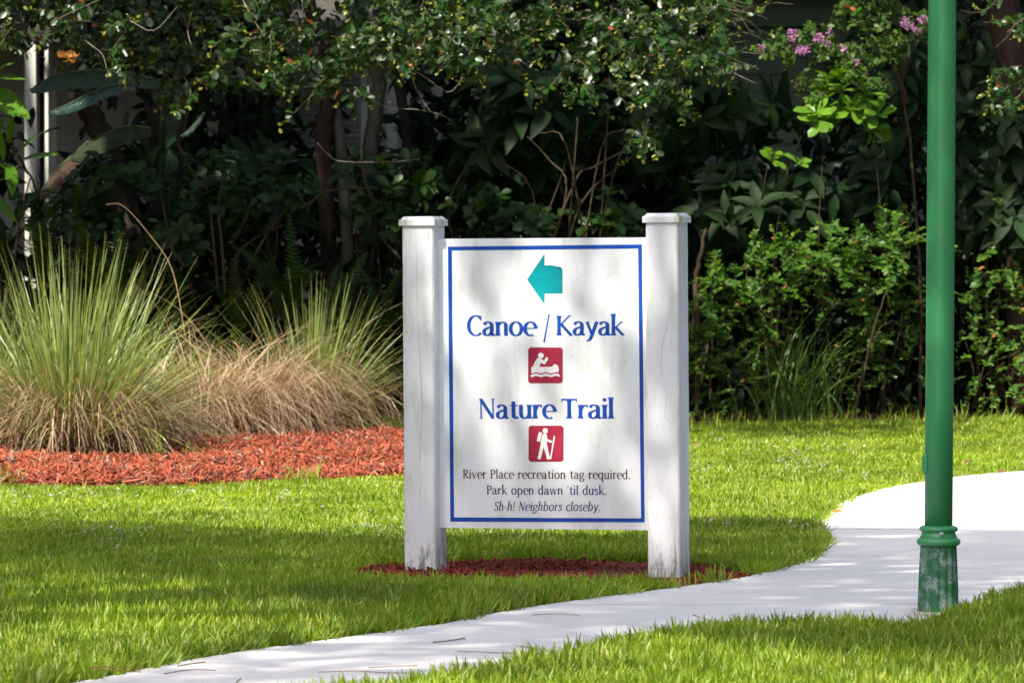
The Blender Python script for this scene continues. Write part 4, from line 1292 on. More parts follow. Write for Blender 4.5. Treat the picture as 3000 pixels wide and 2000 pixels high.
# ------------------------------------------------------------------ houses behind
ph = empty('porch_house', (-4.5, 49.5, 0))
tag(ph, 'grey rendered house with white porch columns behind the banana plant', 'house')
HY = 50.0
def X_at(px, Y): return (px - 1500) / F_PX * Y
b = MB(); b.box(-22, X_at(870, HY), HY, HY + .25, 0, 3.3); b.build('wall', M['stucco'], ph)
b = MB(); b.box(X_at(870, HY) + .003, X_at(1062, HY), HY + .06, HY + .2, 0, 3.3); b.build('shutter_back', M['shutter'], ph)
zt = at(960, 437, HY).z
for i in range(34):
    z0 = zt + .012 + i * .0505
    m_ = MB()
    xa, xb = X_at(872, HY), X_at(1058, HY)
    m_.add([(xa, HY - .004, z0), (xb, HY - .004, z0), (xb, HY + .05, z0 + .044), (xa, HY + .05, z0 + .044), (xa, HY - .001, z0 - .006), (xb, HY - .001, z0 - .006), (xb, HY + .056, z0 + .038), (xa, HY + .056, z0 + .038)],
           [(0, 1, 2, 3), (4, 7, 6, 5), (0, 4, 5, 1), (1, 5, 6, 2), (2, 6, 7, 3), (3, 7, 4, 0)])
    m_.build('slat', M['shutter'], ph)
b = MB(); b.box(X_at(868, HY), X_at(1064, HY), HY - .05, HY + .055, zt - .06, zt); b.build('sill', M['white'], ph)
for x0, x1, Y_, nm in [(73, 106, 47.45, 'column'), (132, 143, 47.45, 'post_trim'), (1058, 1076, 48.4, 'column'), (1132, 1163, 48.6, 'column'), (1188, 1200, 48.6, 'post_trim')]:
    b = MB(); wdt = X_at(x1, Y_) - X_at(x0, Y_)
    b.box(X_at(x0, Y_), X_at(x1, Y_), Y_, Y_ + max(wdt, .05), 0.1, 2.95)
    o = b.build(nm, M['white'], ph); bevel_obj(o, .004)
b = MB(); b.box(X_at(146, 49), X_at(169, 49), 48.9, 49.0, 0, 2.95); b.build('screen_frame', M['white'], ph)
b = MB(); b.box(X_at(120, 49), X_at(131, 49), 48.9, 48.95, 0, 2.95); b.build('downpipe', M['bark'], ph)
b = MB(); b.box(X_at(1078, HY), X_at(1500, HY), HY + .3, HY + .5, 0, 3.3); b.build('rear_wall', M['stucco'], ph)
b = MB(); b.add([(-22, 47.62, 2.96), (X_at(1230, 48), 47.62, 2.96), (X_at(1230, 48), 54, 5.5), (-22, 54, 5.5), (-22, 47.62, 3.12), (X_at(1230, 48), 47.62, 3.12), (X_at(1230, 48), 54, 5.7), (-22, 54, 5.7)],
          [(0, 1, 2, 3), (4, 7, 6, 5), (0, 4, 5, 1), (1, 5, 6, 2), (2, 6, 7, 3), (3, 7, 4, 0)]); b.build('roof', M['roof'], ph)
# stair stringer glimpsed low at the left
b = MB()
p0, p1 = at(530, 748, 46.5), at(612, 828, 46.5)
b.tube([p0, p1], .055, 4); b.build('stair_rail', M['white'], ph)

sh = empty('siding_house', (4.5, 50, 0))
tag(sh, 'green grey house with horizontal board siding seen behind the shrubs at right', 'house')
xa, xb = X_at(1700, HY), 14.0
win_x0, win_x1 = X_at(2365, HY), X_at(2760, HY)
wz0, wz1 = at(2400, 330, HY).z, at(2400, 152, HY).z
b = MB(); b.box(xa, xb, HY + .03, HY + .2, 0, 3.7); b.build('wall', M['siding'], sh)
z = 0.05
bz = at(2400, 80, HY).z
while z < bz:
    for (u, v_) in ([(xa, xb)] if (z + .15 < wz0 or z > wz1) else [(xa, win_x0 - .004), (win_x1 + .004, xb)]):
        m_ = MB()
        m_.add([(u, HY - .016, z), (v_, HY - .016, z), (v_, HY + .004, z + .149), (u, HY + .004, z + .149), (u, HY + .028, z), (v_, HY + .028, z), (v_, HY + .028, z + .149), (u, HY + .028, z + .149)],
               [(0, 1, 2, 3), (4, 7, 6, 5), (0, 4, 5, 1), (1, 5, 6, 2), (2, 6, 7, 3), (3, 7, 4, 0)])
        m_.build('siding_board', M['siding'], sh)
    z += .15
b = MB(); b.box(xa, xb, HY - .12, HY + .028, bz + .003, bz + .15); b.build('frieze_board', M['siding'], sh)
b = MB(); b.box(win_x0, win_x1, HY + .002, HY + .022, wz0, wz1); b.build('window_pane', M['glass'], sh)
b = MB()
b.box(win_x0, win_x0 + .055, HY - .03, HY + .001, wz0, wz1); b.box(win_x1 - .055, win_x1, HY - .03, HY + .001, wz0, wz1)
b.box(win_x0 + .057, win_x1 - .057, HY - .03, HY + .001, wz1 - .05, wz1); b.box(win_x0 + .057, win_x1 - .057, HY - .03, HY + .001, wz0, wz0 + .05)
b.build('window_frame', M['siding'], sh)
b = MB(); b.add([(xa - .4, 49.2, 3.52), (xb, 49.2, 3.52), (xb, 56, 6), (xa - .4, 56, 6), (xa - .4, 49.2, 3.70), (xb, 49.2, 3.70), (xb, 56, 6.2), (xa - .4, 56, 6.2)],
          [(0, 1, 2, 3), (4, 7, 6, 5), (0, 4, 5, 1), (1, 5, 6, 2), (2, 6, 7, 3), (3, 7, 4, 0)]); b.build('roof', M['roof'], sh)


# ------------------------------------------------------------------ small-leaved trees hanging over the hedge
def trunk_path(px_pts, Y, radii, mb, n=5, w=10):
    P = [np.array(at(px, py, Y)) for px, py in px_pts]
    P = smooth_line(P, n)
    rr = np.interp(np.linspace(0, 1, len(P)), np.linspace(0, 1, len(radii)), radii)
    P = [p + rng.normal(0, .006, 3) for p in P]
    mb.tube(P, list(rr), w)
    return P


def sprays(root, starts, dirs, lens, leaf_size, lmat, tip=True, step=.024, droop=.35, name='leaves', twig_r=.003, tipmat=None, keep=None, redp=.006, tpl=T_SMALL, two_row=False):
    tw = MB(); P = []; D = []; Nn = []; Sz = []; yP = []; yD = []; yN = []; yS = []; rP = []; rD = []; rN = []; rS = []
    for s0, d0, L_ in zip(starts, dirs, lens):
        p = np.array(s0, float); d = np.array(d0, float); d /= np.linalg.norm(d)
        pts = [p.copy()]; nst = int(L_ / step)
        k = 0
        for j in range(nst):
            d = d + rng.normal(0, .16, 3) + np.array([0, 0, -droop * .05]); d /= np.linalg.norm(d)
            p = p + d * step
            if j % 2 == 0: pts.append(p.copy())
            f = j / nst
            for q in range(2 if rng.random() < .75 else 1):
                sd = np.cross(d, rng.normal(size=3) if not two_row else np.array([0, 0, 1.0]) * (1 if q else -1) + rng.normal(0, .2, 3)); sd /= np.linalg.norm(sd) + 1e-9
                ld = sd * .9 + d * .55 + np.array([0, -.1, .1])
                nn = np.array([-.1, -.5, .75]) + rng.normal(0, .45, 3)
                r_ = rng.random()
                if tip and f > .72:
                    yP.append(p); yD.append(ld); yN.append(nn); yS.append(leaf_size * rng.uniform(.22, .5))
                elif r_ < redp:
                    rP.append(p); rD.append(ld); rN.append(nn); rS.append(leaf_size * rng.uniform(.7, 1.0))
                else:
                    P.append(p); D.append(ld); Nn.append(nn); Sz.append(leaf_size * rng.uniform(.6, 1.2) * (1 - .35 * f))
        if len(pts) > 1:
            tw.tube(pts, [twig_r * (1.3 - .9 * i / len(pts)) for i in range(len(pts))], 4)
    for nm, a, m in ((name, (P, D, Nn, Sz), lmat), ('young_leaves', (yP, yD, yN, yS), tipmat or M['youngleaf']), ('red_leaves', (rP, rD, rN, rS), M['redleaf'])):
        if not len(a[0]): continue
        a = [np.array(z) for z in a]
        k_ = outside_windows(a[0], 0, .85) if keep is None else keep(a[0])
        a = [z[k_] for z in a]
        V, Fq, rn = leaf_cloud(*a, tpl)
        g = link(nm, mesh_np(nm, V, Fq, att=rn), m, root); g['kind'] = 'stuff'
    tw.build('twigs', M['spray'], root, smooth=True)['kind'] = 'stuff'


def canopy_bottom(px):
    return np.interp(px, [-300, 0, 130, 160, 300, 420, 520, 640, 780, 900, 970, 1080, 1200, 1290, 1370, 1450, 1560, 1640, 1720, 1790, 1830, 1880, 1920, 1950, 2020, 2080, 2160, 2230],
                     [140, 150, 150, 190, 200, 230, 330, 260, 240, 290, 290, 200, 190, 200, 210, 175, 180, 280, 300, 190, 230, 430, 400, 330, 250, 240, 215, 40])


def canopy(root, x0, x1, n, Y0, Y1, top=-330):
    st = []; dr = []; ln = []
    while len(st) < n:
        px = rng.uniform(x0, x1); bot = canopy_bottom(px)
        py = top + (bot - top - 20) * rng.random() ** .8
        Y_ = rng.uniform(Y0, Y1)
        p = np.array(at(px, py, Y_))
        L_ = rng.uniform(.18, .5)
        reach = (bot - py) * Y_ / F_PX
        d = np.array([rng.normal(0, .8), rng.normal(-.3, .4), rng.normal(-.25, .5)])
        d /= np.linalg.norm(d)
        if -d[2] * L_ > reach + .04: L_ = max(.08, (reach + .03) / -d[2])
        st.append(p); dr.append(d); ln.append(L_)
    sprays(root, st, dr, ln, .078, M['smallleaf'], step=.030, tpl=T_ROUND, twig_r=.0022)


t1 = empty('small_leaved_tree', (X_at(560, 41.6), 41.6, 0))
tag(t1, 'shaded small-leaved tree whose twigs hang over the banana plant at upper left', 'tree', 'small leaved trees over the hedge')
mb = MB(); trunk_path([(570, 1240), (600, 900), (560, 500), (600, 200), (520, -60), (400, -420)], 44.6, [.07, .06, .05, .045, .04, .03], mb)
trunk_path([(600, 210), (700, 60), (760, -80), (860, -400)], 44.6, [.035, .03, .025, .02], mb); mb.build('trunk', M['bark'], t1, smooth=True)
canopy(t1, -250, 760, 360, 38.6, 40.6)
t2 = empty('small_leaved_tree', (X_at(960, 43), 43.0, 0))
tag(t2, 'small-leaved tree on a thick red-brown trunk, foliage above and left of the sign', 'tree', 'small leaved trees over the hedge')
mb = MB(); trunk_path([(975, 1220), (965, 800), (952, 480), (950, 380), (962, 260), (940, 120), (900, -60), (980, -420)], 43, [.062, .062, .060, .066, .058, .055, .05, .04], mb)
mb.build('trunk', M['redbark'], t2, smooth=True)
mb = MB(); trunk_path([(1030, 1220), (1020, 800), (1005, 480), (985, 330), (962, 240)], 43.05, [.05, .05, .046, .044, .04], mb); mb.build('second_trunk', M['palebark'], t2, smooth=True)
canopy(t2, 700, 1420, 330, 37.8, 40.2)
t3 = empty('small_leaved_tree', (X_at(1100, 43.6), 43.6, 0))
tag(t3, 'small-leaved tree on a pale trunk with sunlit yellow-tipped sprays above the sign', 'tree', 'small leaved trees over the hedge')
mb = MB(); trunk_path([(1060, 1220), (1075, 700), (1088, 430), (1110, 250), (1120, 140), (1300, -60), (1500, -420)], 43.6, [.075, .07, .062, .055, .05, .045, .035], mb)
mb.build('trunk', M['palebark'], t3, smooth=True)
mb = MB(); trunk_path([(1170, 1220), (1190, 700), (1190, 430), (1170, 250), (1120, 150)], 43.9, [.05, .05, .045, .04, .035], mb); mb.build('second_trunk', M['bark'], t3, smooth=True)
mb = MB(); trunk_path([(1290, -80), (1312, -10), (1318, 40), (1310, 130), (1275, 180)], 39.5, [.022, .02, .014, .01, .004], mb); mb.build('branch', M['stem'], t3, smooth=True)
canopy(t3, 1380, 2200, 330, 37.0, 39.6)
# hanging bare twigs of the three trees
for root, items in ((t1, [[(250, 120), (270, 135), (300, 160), (312, 200), (315, 222)], [(560, 40), (550, 90), (560, 130), (580, 190)], [(700, -20), (745, 60), (770, 95), (830, 130), (870, 95)], [(380, 60), (450, 90), (520, 20)], [(160, 60), (290, 0)]]),
                    (t2, [[(885, 0), (888, 60), (870, 95)], [(1195, 180), (1215, 250), (1235, 290), (1260, 325)], [(1195, 195), (1250, 230), (1310, 270), (1340, 250), (1355, 225)], [(930, 165), (935, 125)], [(1060, 270), (1100, 300), (1150, 318), (1230, 322), (1300, 340), (1330, 365)],
                          [(930, 420), (970, 460), (1010, 474), (1150, 474), (1230, 466)]]),
                    (t3, [[(1507, 90), (1508, 140), (1530, 180), (1555, 200)], [(1570, 20), (1690, 60), (1800, 10)], [(1840, -20), (1870, 45), (1850, 75), (1815, 100), (1802, 140)], [(1790, 170), (1800, 210), (1835, 262)], [(1910, 110), (1985, 125)], [(2140, 210), (2218, 247)], [(1885, 140), (1875, 165), (1873, 200)], [(1890, 440), (1900, 400), (1905, 385)]])):
    for it in items:
        m_ = MB(); P = [np.array(at(px, py, 38.2 + rng.uniform(-.3, .3))) for px, py in it]
        P = smooth_line(P, 4); m_.tube(P, [.0036 * (1 - .55 * i / len(P)) for i in range(len(P))], 5)
        m_.build('bare_twig', M['baretwig'], root, smooth=True)
# lit sprays aimed at what the photograph shows
def aimed(root, items, Y_, size=.072, mat=None, jit=14, L=.22, n=3, step=.02):
    st = []; dr = []; ln = []
    for px, py, dx, dz in items:
        for j in range(n):
            st.append(np.array(at(px + rng.normal(0, jit), py + rng.normal(0, jit), Y_ + rng.uniform(-.25, .25)))); dr.append(np.array([dx, -.3, dz]) + rng.normal(0, .25, 3)); ln.append(L * rng.uniform(.6, 1.3))
    k = (lambda a: np.ones(len(a), bool))
    sub = empty('spray', root.location) if False else root
    sprays(root, st, dr, ln, size, mat or M['smallleaf'], keep=k, step=step * 1.3, tpl=T_ROUND, twig_r=.002)


aimed(t3, [(1940, 200, .9, .2), (2000, 170, 1, 0), (1960, 235, .5, -.5), (1990, 270, .3, -.6), (1905, 380, .1, -.8), (1650, 240, -.3, -.9), (1690, 250, .3, -.6), (1700, 190, .8, -.1), (2060, 170, 1, .3), (2120, 190, .6, -.4), (1920, 250, -.8, -.2), (1800, 250, .6, -.4)], 37.2)
aimed(t2, [(1210, 130, .2, -.9), (1220, 150, -.5, -.6), (1150, 60, 0, -.7), (1330, 140, 0, -.8), (1250, 40, .3, -.7), (1010, 110, .5, -.2), (900, 190, -1, -.4), (830, 215, -1, -.1), (1010, 260, .2, -.6), (1020, 120, .7, .3), (1480, 50, .2, -.5)], 37.6)

t4 = empty('small_leaved_tree', (X_at(2945, 41.8), 41.8, 0))
tag(t4, 'tree with rough reddish trunk at the right edge, sunlit sprays beside the lamp post', 'tree', 'small leaved trees over the hedge')
mb = MB(); trunk_path([(3010, 1240), (3000, 700), (2985, 400), (2960, 150), (2930, -40), (2900, -400)], 41.8, [.14, .13, .125, .13, .12, .1], mb, w=14); mb.build('trunk', M['redbark'], t4, smooth=True)
mb = MB(); trunk_path([(3150, -100), (3080, 60), (3000, 60), (2950, 100)], 37, [.02, .015, .008, .004], mb); mb.build('branch', M['stem'], t4, smooth=True)
aimed(t4, [(2995, 60, -.8, .1), (2930, 5, -.8, -.5), (3010, 50, -.6, -.8), (3000, 210, -.9, -.3), (3010, 230, -.5, -.6), (2960, 260, -.8, -.4), (2990, 290, -.8, .0), (3060, 150, -.5, -.4), (3080, 0, -.5, -.2), (3060, 260, -.5, -.2)], 36.6, size=.065, n=2, L=.26, jit=8)
# young tips
for it in [[(2920, 0), (2890, 30), (2850, 38), (2815, 30)], [(2990, 60), (2960, 66), (2885, 66)], [(2975, 70), (2950, 110), (2915, 140)], [(2960, 262), (2910, 235), (2865, 245)]]:
    m_ = MB(); P = [np.array(at(px, py, 36.6)) for px, py in it]; P = smooth_line(P, 4); m_.tube(P, [.004 * (1 - .5 * i / len(P)) for i in range(len(P))], 5); m_.build('twig', M['stem'], t4, smooth=True)

# ------------------------------------------------------------------ shrubs with leaves as parts
BRG = 'broad leaved shrubs in the hedge'
def broad(label, base, Y_, blobs, n=34, size=(.20, .34), per=(5, 8), up=(0, -.5, .35)):
    return shrub('broad_leaved_shrub', label, 'shrub', base, Y_, blobs, n, per, (.9, 1.7), size, T_BROAD, 'broad', M['broad'], nmax=280, group=BRG, nst=5, r0=.014, up=up)
broad('dark shrub with large veined leaves just above the sign panel, partly sunlit', 1560, 42.6, [(1560, 300, 42.3, 170, 110, .4), (1520, 430, 42.4, 150, 110, .4)], 42)
broad('shrub with large drooping dark leaves in front of the green grey siding', 2080, 42.8, [(2060, 300, 42.4, 130, 90, .4), (2180, 330, 42.5, 100, 60, .35), (1960, 400, 42.6, 110, 80, .3)], 46, up=(0, -.4, -.2))
broad('shrub with large grey-green leaves to the right of the right post, at mid height', 2260, 42.4, [(2230, 640, 42.0, 150, 100, .35), (2360, 580, 42.1, 130, 90, .3), (2130, 560, 42.2, 110, 90, .3)], 50, size=(.18, .28))
broad('broad-leaved shrub right of the lamp post under the reddish trunk', 2900, 42.6, [(2880, 430, 42.4, 130, 130, .4), (2900, 620, 42.3, 140, 120, .4), (2870, 200, 42.6, 70, 90, .3), (2990, 400, 41.4, 70, 130, .15), (2990, 620, 41.4, 80, 130, .15)], 70, size=(.16, .28))
broad('dark broad-leaved shrub immediately left of the lamp post', 2640, 43.0, [(2600, 480, 42.8, 120, 120, .4), (2620, 250, 42.9, 90, 100, .35), (2560, 610, 42.6, 120, 80, .3)], 42, size=(.18, .28))
broad('dark shrub of long leaves low behind the right side of the banana plant', 700, 43.6, [(700, 520, 43.4, 150, 80, .4), (840, 560, 43.2, 120, 90, .3)], 30)

CLG = 'paddle leaved shrubs in the hedge'
def paddle(label, base, Y_, blobs, n, size=(.08, .14), mat='clusia', key='paddle', nst=6, win=True, per=(5, 8)):
    return shrub('paddle_leaved_shrub', label, 'shrub', base, Y_, blobs, n, per, (.6, 1.35), size, T_PADDLE, key, M[mat], nmax=290, group=CLG, nst=nst, r0=.005 if 'lime' in label else .010, win=win)
paddle('paddle-leaved shrub with crossing bare stems above the middle cordgrass', 700, 42.2, [(640, 560, 41.9, 150, 110, .4), (820, 560, 41.8, 120, 90, .35), (560, 680, 41.8, 110, 110, .3)], 62)
paddle('shrub with round paddle leaves just left of the sign top', 1150, 42.0, [(1120, 600, 41.6, 110, 110, .3), (1210, 510, 41.7, 80, 60, .3), (1060, 540, 41.8, 70, 60, .3)], 46, size=(.09, .15))
paddle('shrub with round leaves rising behind the centre of the sign panel', 1560, 41.9, [(1540, 650, 41.4, 110, 45, .25), (1780, 650, 41.5, 80, 60, .25), (1420, 620, 41.6, 90, 60, .25)], 46, size=(.09, .15))
paddle('shrub of dull green paddle leaves low behind the banana plant at far left', 330, 42.4, [(330, 560, 42.1, 150, 80, .35), (180, 630, 42.0, 110, 80, .3)], 40, size=(.09, .15))
paddle('paddle-leaved shrub with sunlight painted in as lime green, between the pink flowers and the lamp post', 2440, 41.6, [(2450, 325, 41.2, 100, 75, .2), (2545, 350, 41.3, 50, 45, .2)], 17, size=(.12, .17), mat='clusia_lit', key='paddle_lit', win=False, per=(5, 7))
paddle('small paddle-leaved sprig with sunlight painted in as lime green, against the siding right of the right post', 2260, 41.7, [(2240, 470, 41.3, 40, 30, .1), (2310, 480, 41.3, 25, 25, .1)], 4, size=(.09, .13), mat='clusia_lit', key='paddle_lit', win=False, nst=2, per=(4, 5))

# bare crossing stems
bs_ = empty('bare_stemmed_shrub', (X_at(1620, 41.6), 41.6, 0))
tag(bs_, 'leafless shrub of thin tan stems fanning out above the sign panel', 'shrub')
for it in [[(1560, 760), (1680, 540), (1740, 490), (1830, 440), (1890, 390), (1905, 360)], [(1570, 760), (1660, 560), (1610, 470), (1545, 400)], [(1720, 500), (1810, 470), (1885, 400)], [(1690, 530), (1760, 440), (1830, 380)], [(1740, 470), (1660, 430), (1580, 390)], [(1745, 460), (1780, 360), (1775, 330)], [(1640, 720), (1700, 600), (1850, 460)], [(1590, 640), (1560, 560), (1440, 460)], [(1650, 480), (1690, 390), (1685, 360)], [(1500, 760), (1630, 560), (1660, 460)]]:
    m_ = MB(); P = [np.array(at(px, py, 41.2 + rng.uniform(-.3, .3))) for px, py in it]
    P[0][2] = min(P[0][2], .9)
    P = smooth_line(P, 4); m_.tube(P, [.009 * (1 - .65 * i / len(P)) for i in range(len(P))], 5); m_.build('stem', M['stem'], bs_, smooth=True)
m_ = MB(); trunk_path([(1600, 1240), (1590, 900), (1560, 760)], 41.3, [.02, .018, .012], m_); m_.build('stem', M['stem'], bs_, smooth=True)
bs2 = empty('bare_stemmed_shrub', (X_at(760, 41.5), 41.5, 0))
tag(bs2, 'leafless brown stems slanting up right behind the middle cordgrass', 'shrub')
for it in [[(700, 860), (740, 760), (800, 660), (850, 600)], [(690, 800), (700, 740), (760, 690), (830, 660)], [(690, 700), (730, 620)], [(640, 860), (625, 700), (615, 600)], [(660, 860), (650, 720), (640, 600), (660, 500)], [(540, 780), (500, 720), (485, 640), (470, 560)], [(1175, 760), (1120, 700), (1065, 640)], [(870, 560), (900, 600), (960, 560), (1100, 550)], [(1060, 480), (1080, 560), (1130, 620)], [(520, 420), (560, 500), (610, 560)]]:
    m_ = MB(); P = [np.array(at(px, py, 41.3 + rng.uniform(-.2, .3))) for px, py in it]
    P = smooth_line(P, 4); m_.tube(P, [.014 * (1 - .6 * i / len(P)) for i in range(len(P))], 6); m_.build('stem', M['stem'], bs2, smooth=True)

# low shrubs of small oval leaflets right of the sign
def leaflets(label, base, Y_, blobs, n, size=.060, L=.26, group='low shrubs of small leaflets beside the sign'):
    root = empty('small_leaflet_shrub', (X_at(base, Y_), Y_, 0)); tag(root, label, 'shrub', group)
    C, v, cc = blob_points(blobs, int(n * 1.12))
    C[:, 2] = np.maximum(C[:, 2], .1)
    dr = v + np.array([0, -.3, .2]) + rng.normal(0, .4, v.shape)
    sprays(root, C, dr, L * rng.uniform(.6, 1.3, len(C)), size, M['compound'], tip=False, step=.028, redp=.008, tpl=T_ROUND, two_row=True, keep=lambda a: np.ones(len(a), bool), twig_r=.002)
    mb = MB()
    for b in blobs:
        e = np.array(at(b[0], b[1], b[2]))
        mb = MB(); branch_to(mb, (X_at(base, Y_) + rng.normal(0, .05), Y_, 0), e + rng.normal(0, .1, 3), .007, .003, sag=.1); mb.build('stem', M['stem'], root, smooth=True)
    return root
leaflets('arching shrub of bright small oval leaflets in the middle of the right hedge', 2330, 41.6, [(2370, 760, 41.2, 110, 60, .25), (2280, 800, 41.2, 120, 60, .25), (2140, 840, 41.2, 90, 50, .25), (2200, 900, 41.4, 110, 60, .25)], 95)
leaflets('leaflet shrub arching towards the lamp post with reddish tips', 2560, 41.8, [(2560, 740, 41.3, 120, 70, .25), (2620, 700, 41.3, 90, 50, .25), (2560, 900, 41.4, 60, 110, .2), (2480, 840, 41.4, 80, 60, .2)], 80)
leaflets('low leaflet shrub close against the foot of the right post', 2080, 41.5, [(2080, 1050, 41.3, 80, 120, .25), (2150, 1120, 41.3, 90, 60, .25), (2060, 900, 41.4, 50, 90, .2)], 75, size=.05)
leaflets('dark leaflet shrub low behind and right of the lamp post', 2850, 41.8, [(2850, 900, 41.7, 150, 140, .3), (2900, 1080, 41.6, 130, 100, .25), (2950, 760, 41.4, 100, 90, .2), (3010, 1000, 41.2, 60, 200, .15)], 95, size=.05)
leaflets('dark leaflet shrub low in the hedge just left of the lamp post', 2560, 41.9, [(2600, 1060, 41.8, 130, 100, .3), (2450, 1120, 41.7, 100, 60, .25)], 50, size=.045)

# tall blades and sapling
tg = empty('tall_grass_weed', (X_at(2330, 41.2), 41.2, 0)); tag(tg, 'tall arching grass weed growing from the hedge foot right of the sign', 'grass weed')
k = 120
b_ = np.stack([X_at(2330, 41.2) + rng.normal(0, .14, k), 41.2 + rng.normal(0, .1, k), np.zeros(k)], 1)
V, Fq, rn, al = blades(b_, rng.random(k) * 6.28, np.abs(rng.normal(.1, .18, k)), rng.uniform(.3, 2.2, k), rng.uniform(.5, 1.15, k), rng.uniform(.008, .02, k), seg=9, twist=rng.normal(0, .6, k))
gg = link('blades', mesh_np('blades', V, Fq, att=rn, patt=al), M['weed'], tg); gg['kind'] = 'stuff'
sp = empty('sapling', (X_at(2500, 41.0), 41.0, 0)); tag(sp, 'thin pale sapling stem leaning right beside the tall grass weed', 'sapling')
m_ = MB(); trunk_path([(2499, 1232), (2515, 1150), (2540, 1050), (2560, 960), (2600, 850)], 41.0, [.013, .011, .009, .007, .004], m_, w=8); m_.build('stem', M['stem'], sp, smooth=True)
m_ = MB(); trunk_path([(2545, 1020), (2580, 960), (2620, 940)], 41.0, [.006, .004, .002], m_, w=5); m_.build('twig', M['stem'], sp, smooth=True)
cut = empty('cut_branch_shrub', (X_at(2040, 41.3), 41.3, 0)); tag(cut, 'upright brown stub of a pruned stem just right of the right post top', 'shrub')
m_ = MB(); trunk_path([(2045, 1240), (2040, 900), (2046, 780), (2062, 690), (2068, 676)], 41.3, [.024, .022, .018, .014, .012], m_, w=8); m_.build('stem', M['stem'], cut, smooth=True)
for d in (-14, 14):
    m_ = MB(); trunk_path([(2066, 682), (2066 + d, 674)], 41.3, [.006, .003], m_, w=5); m_.build('twig', M['stem'], cut, smooth=True)

# ------------------------------------------------------------------ crape myrtle
cm = empty('crape_myrtle', (X_at(2640, 41.8), 41.8, 0)); tag(cm, 'crape myrtle with pink flower clusters at the tips, left of the lamp post top', 'flowering shrub')
for it in [[(2700, 1240), (2690, 700), (2640, 260), (2560, 130), (2450, 130), (2350, 130), (2240, 145)], [(2660, 300), (2620, 160), (2600, 40), (2560, -80)], [(2640, 240), (2700, 100), (2760, 20)], [(2560, 140), (2500, 190), (2420, 240), (2380, 270)]]:
    mb = MB(); trunk_path(it, 41.6, [.014, .010, .006, .003], mb, w=6); mb.build('branch', M['stem'], cm, smooth=True)
st = []; dr = []; ln = []
for x0, y0, x1, y1, k in [(2640, 160, 2250, 145, 46), (2640, 40, 2520, 60, 34), (2600, 240, 2380, 250, 34), (2760, 80, 2620, 150, 30), (2560, -20, 2480, 20, 18), (2480, 120, 2350, 100, 16), (2560, 200, 2440, 180, 20), (2680, 20, 2560, -60, 16)]:
    for j in range(k):
        f = rng.random(); st.append(np.array(at(x0 + (x1 - x0) * f + rng.normal(0, 14), y0 + (y1 - y0) * f + rng.normal(0, 16), 41.3 + rng.normal(0, .12)))); dr.append(np.array([-.7, -.3, .1]) + rng.normal(0, .5, 3)); ln.append(rng.uniform(.08, .2))
sprays(cm, st, dr, ln, .055, M['crape'], tip=False, step=.022, redp=.008, keep=lambda a: np.ones(len(a), bool), tpl=T_ROUND)
for cx, cy, rx, ry, k in [(2231, 140, 13, 9, 60), (2324, 100, 16, 12, 80), (2352, 147, 20, 11, 110), (2398, 112, 16, 12, 80), (2424, 128, 8, 8, 26), (2430, 95, 10, 8, 24), (2318, 118, 7, 5, 14), (2472, 142, 9, 9, 20), (2660, 75, 18, 12, 60), (2690, 92, 10, 10, 30), (2705, 60, 14, 12, 60), (2512, 182, 6, 8, 14), (2652, 60, 10, 8, 20)]:
    c = np.array(at(cx, cy, 41.0)); sc_ = 41 / F_PX
    v = nrm(rng.normal(size=(k, 3))) * (rng.random(k) ** .4)[:, None]
    P = c + v * np.array([rx * sc_, rx * sc_, ry * sc_])
    V, Fq, rn = leaf_cloud(P, v + rng.normal(0, .5, v.shape), rng.normal(size=v.shape) + np.array([0, -.5, .5]), rng.uniform(.012, .024, k), T_ROUND)
    link('flower_cluster', mesh_np('flower_cluster', V, Fq, att=rn), M['flower'], cm)
# a second wisp of seed heads
V = []; P = np.array([at(2345 + rng.normal(0, 14), 252 + rng.normal(0, 14), 41.2) for _ in range(70)])
Vv, Fq, rn = leaf_cloud(P, rng.normal(size=P.shape), rng.normal(size=P.shape), rng.uniform(.008, .018, len(P)), T_ROUND)
link('seed_heads', mesh_np('seed_heads', Vv, Fq, att=rn), M['youngleaf'], cm)


# ------------------------------------------------------------------ banana plant
def ribbon_leaf(pts, Y_, width, hang, mat, root, name='leaf', wp=None, curlr=0.3, lab=None, yslope=0):
    """long leaf along a midrib; two halves fold down from the rib"""
    P = [np.array(at(px, py, Y_ + yslope * i)) for i, (px, py) in enumerate(pts)]
    P = smooth_line(P, 7); n = len(P)
    V = []; F = []; A = []
    wfun = wp or (lambda t: math.sin(math.pi * min(1, (t * .93 + .07))) ** .55)
    for i, p in enumerate(P):
        t = i / (n - 1)
        w = width * wfun(t) * (1 + .04 * math.sin(i * 2.1))
        h_ = np.array(hang, float)
        f_ = np.array([0, -1.0, .0])
        o1 = nrm(h_ + f_ * .5) * w; o2 = nrm(h_ * .9 - f_ * .7) * w
        ripple = .010 * math.sin(i * 1.7)
        V += [p + o1 + np.array([0, ripple, 0]), p + o1 * .5 + np.array([0, -.012, .01]), p, p + o2 * .5 + np.array([0, .01, .012]), p + o2]
        A += [1, .5, 0, .5, 1]
    for i in range(n - 1):
        for k in range(4): F.append((i * 5 + k, i * 5 + k + 1, (i + 1) * 5 + k + 1, (i + 1) * 5 + k))
    o = link(name, mesh_np(name, np.array(V), np.array(F), patt=A), mat, root)
    if lab: o['label'] = lab
    rb = MB(); rb.tube(P, [.012 * (1 - .8 * i / n) for i in range(n)], 5); rb.build('midrib', M['rib'], o, smooth=True, world_coords=False)
    # the midrib is given in world space under a leaf whose origin is the plant's
    return o


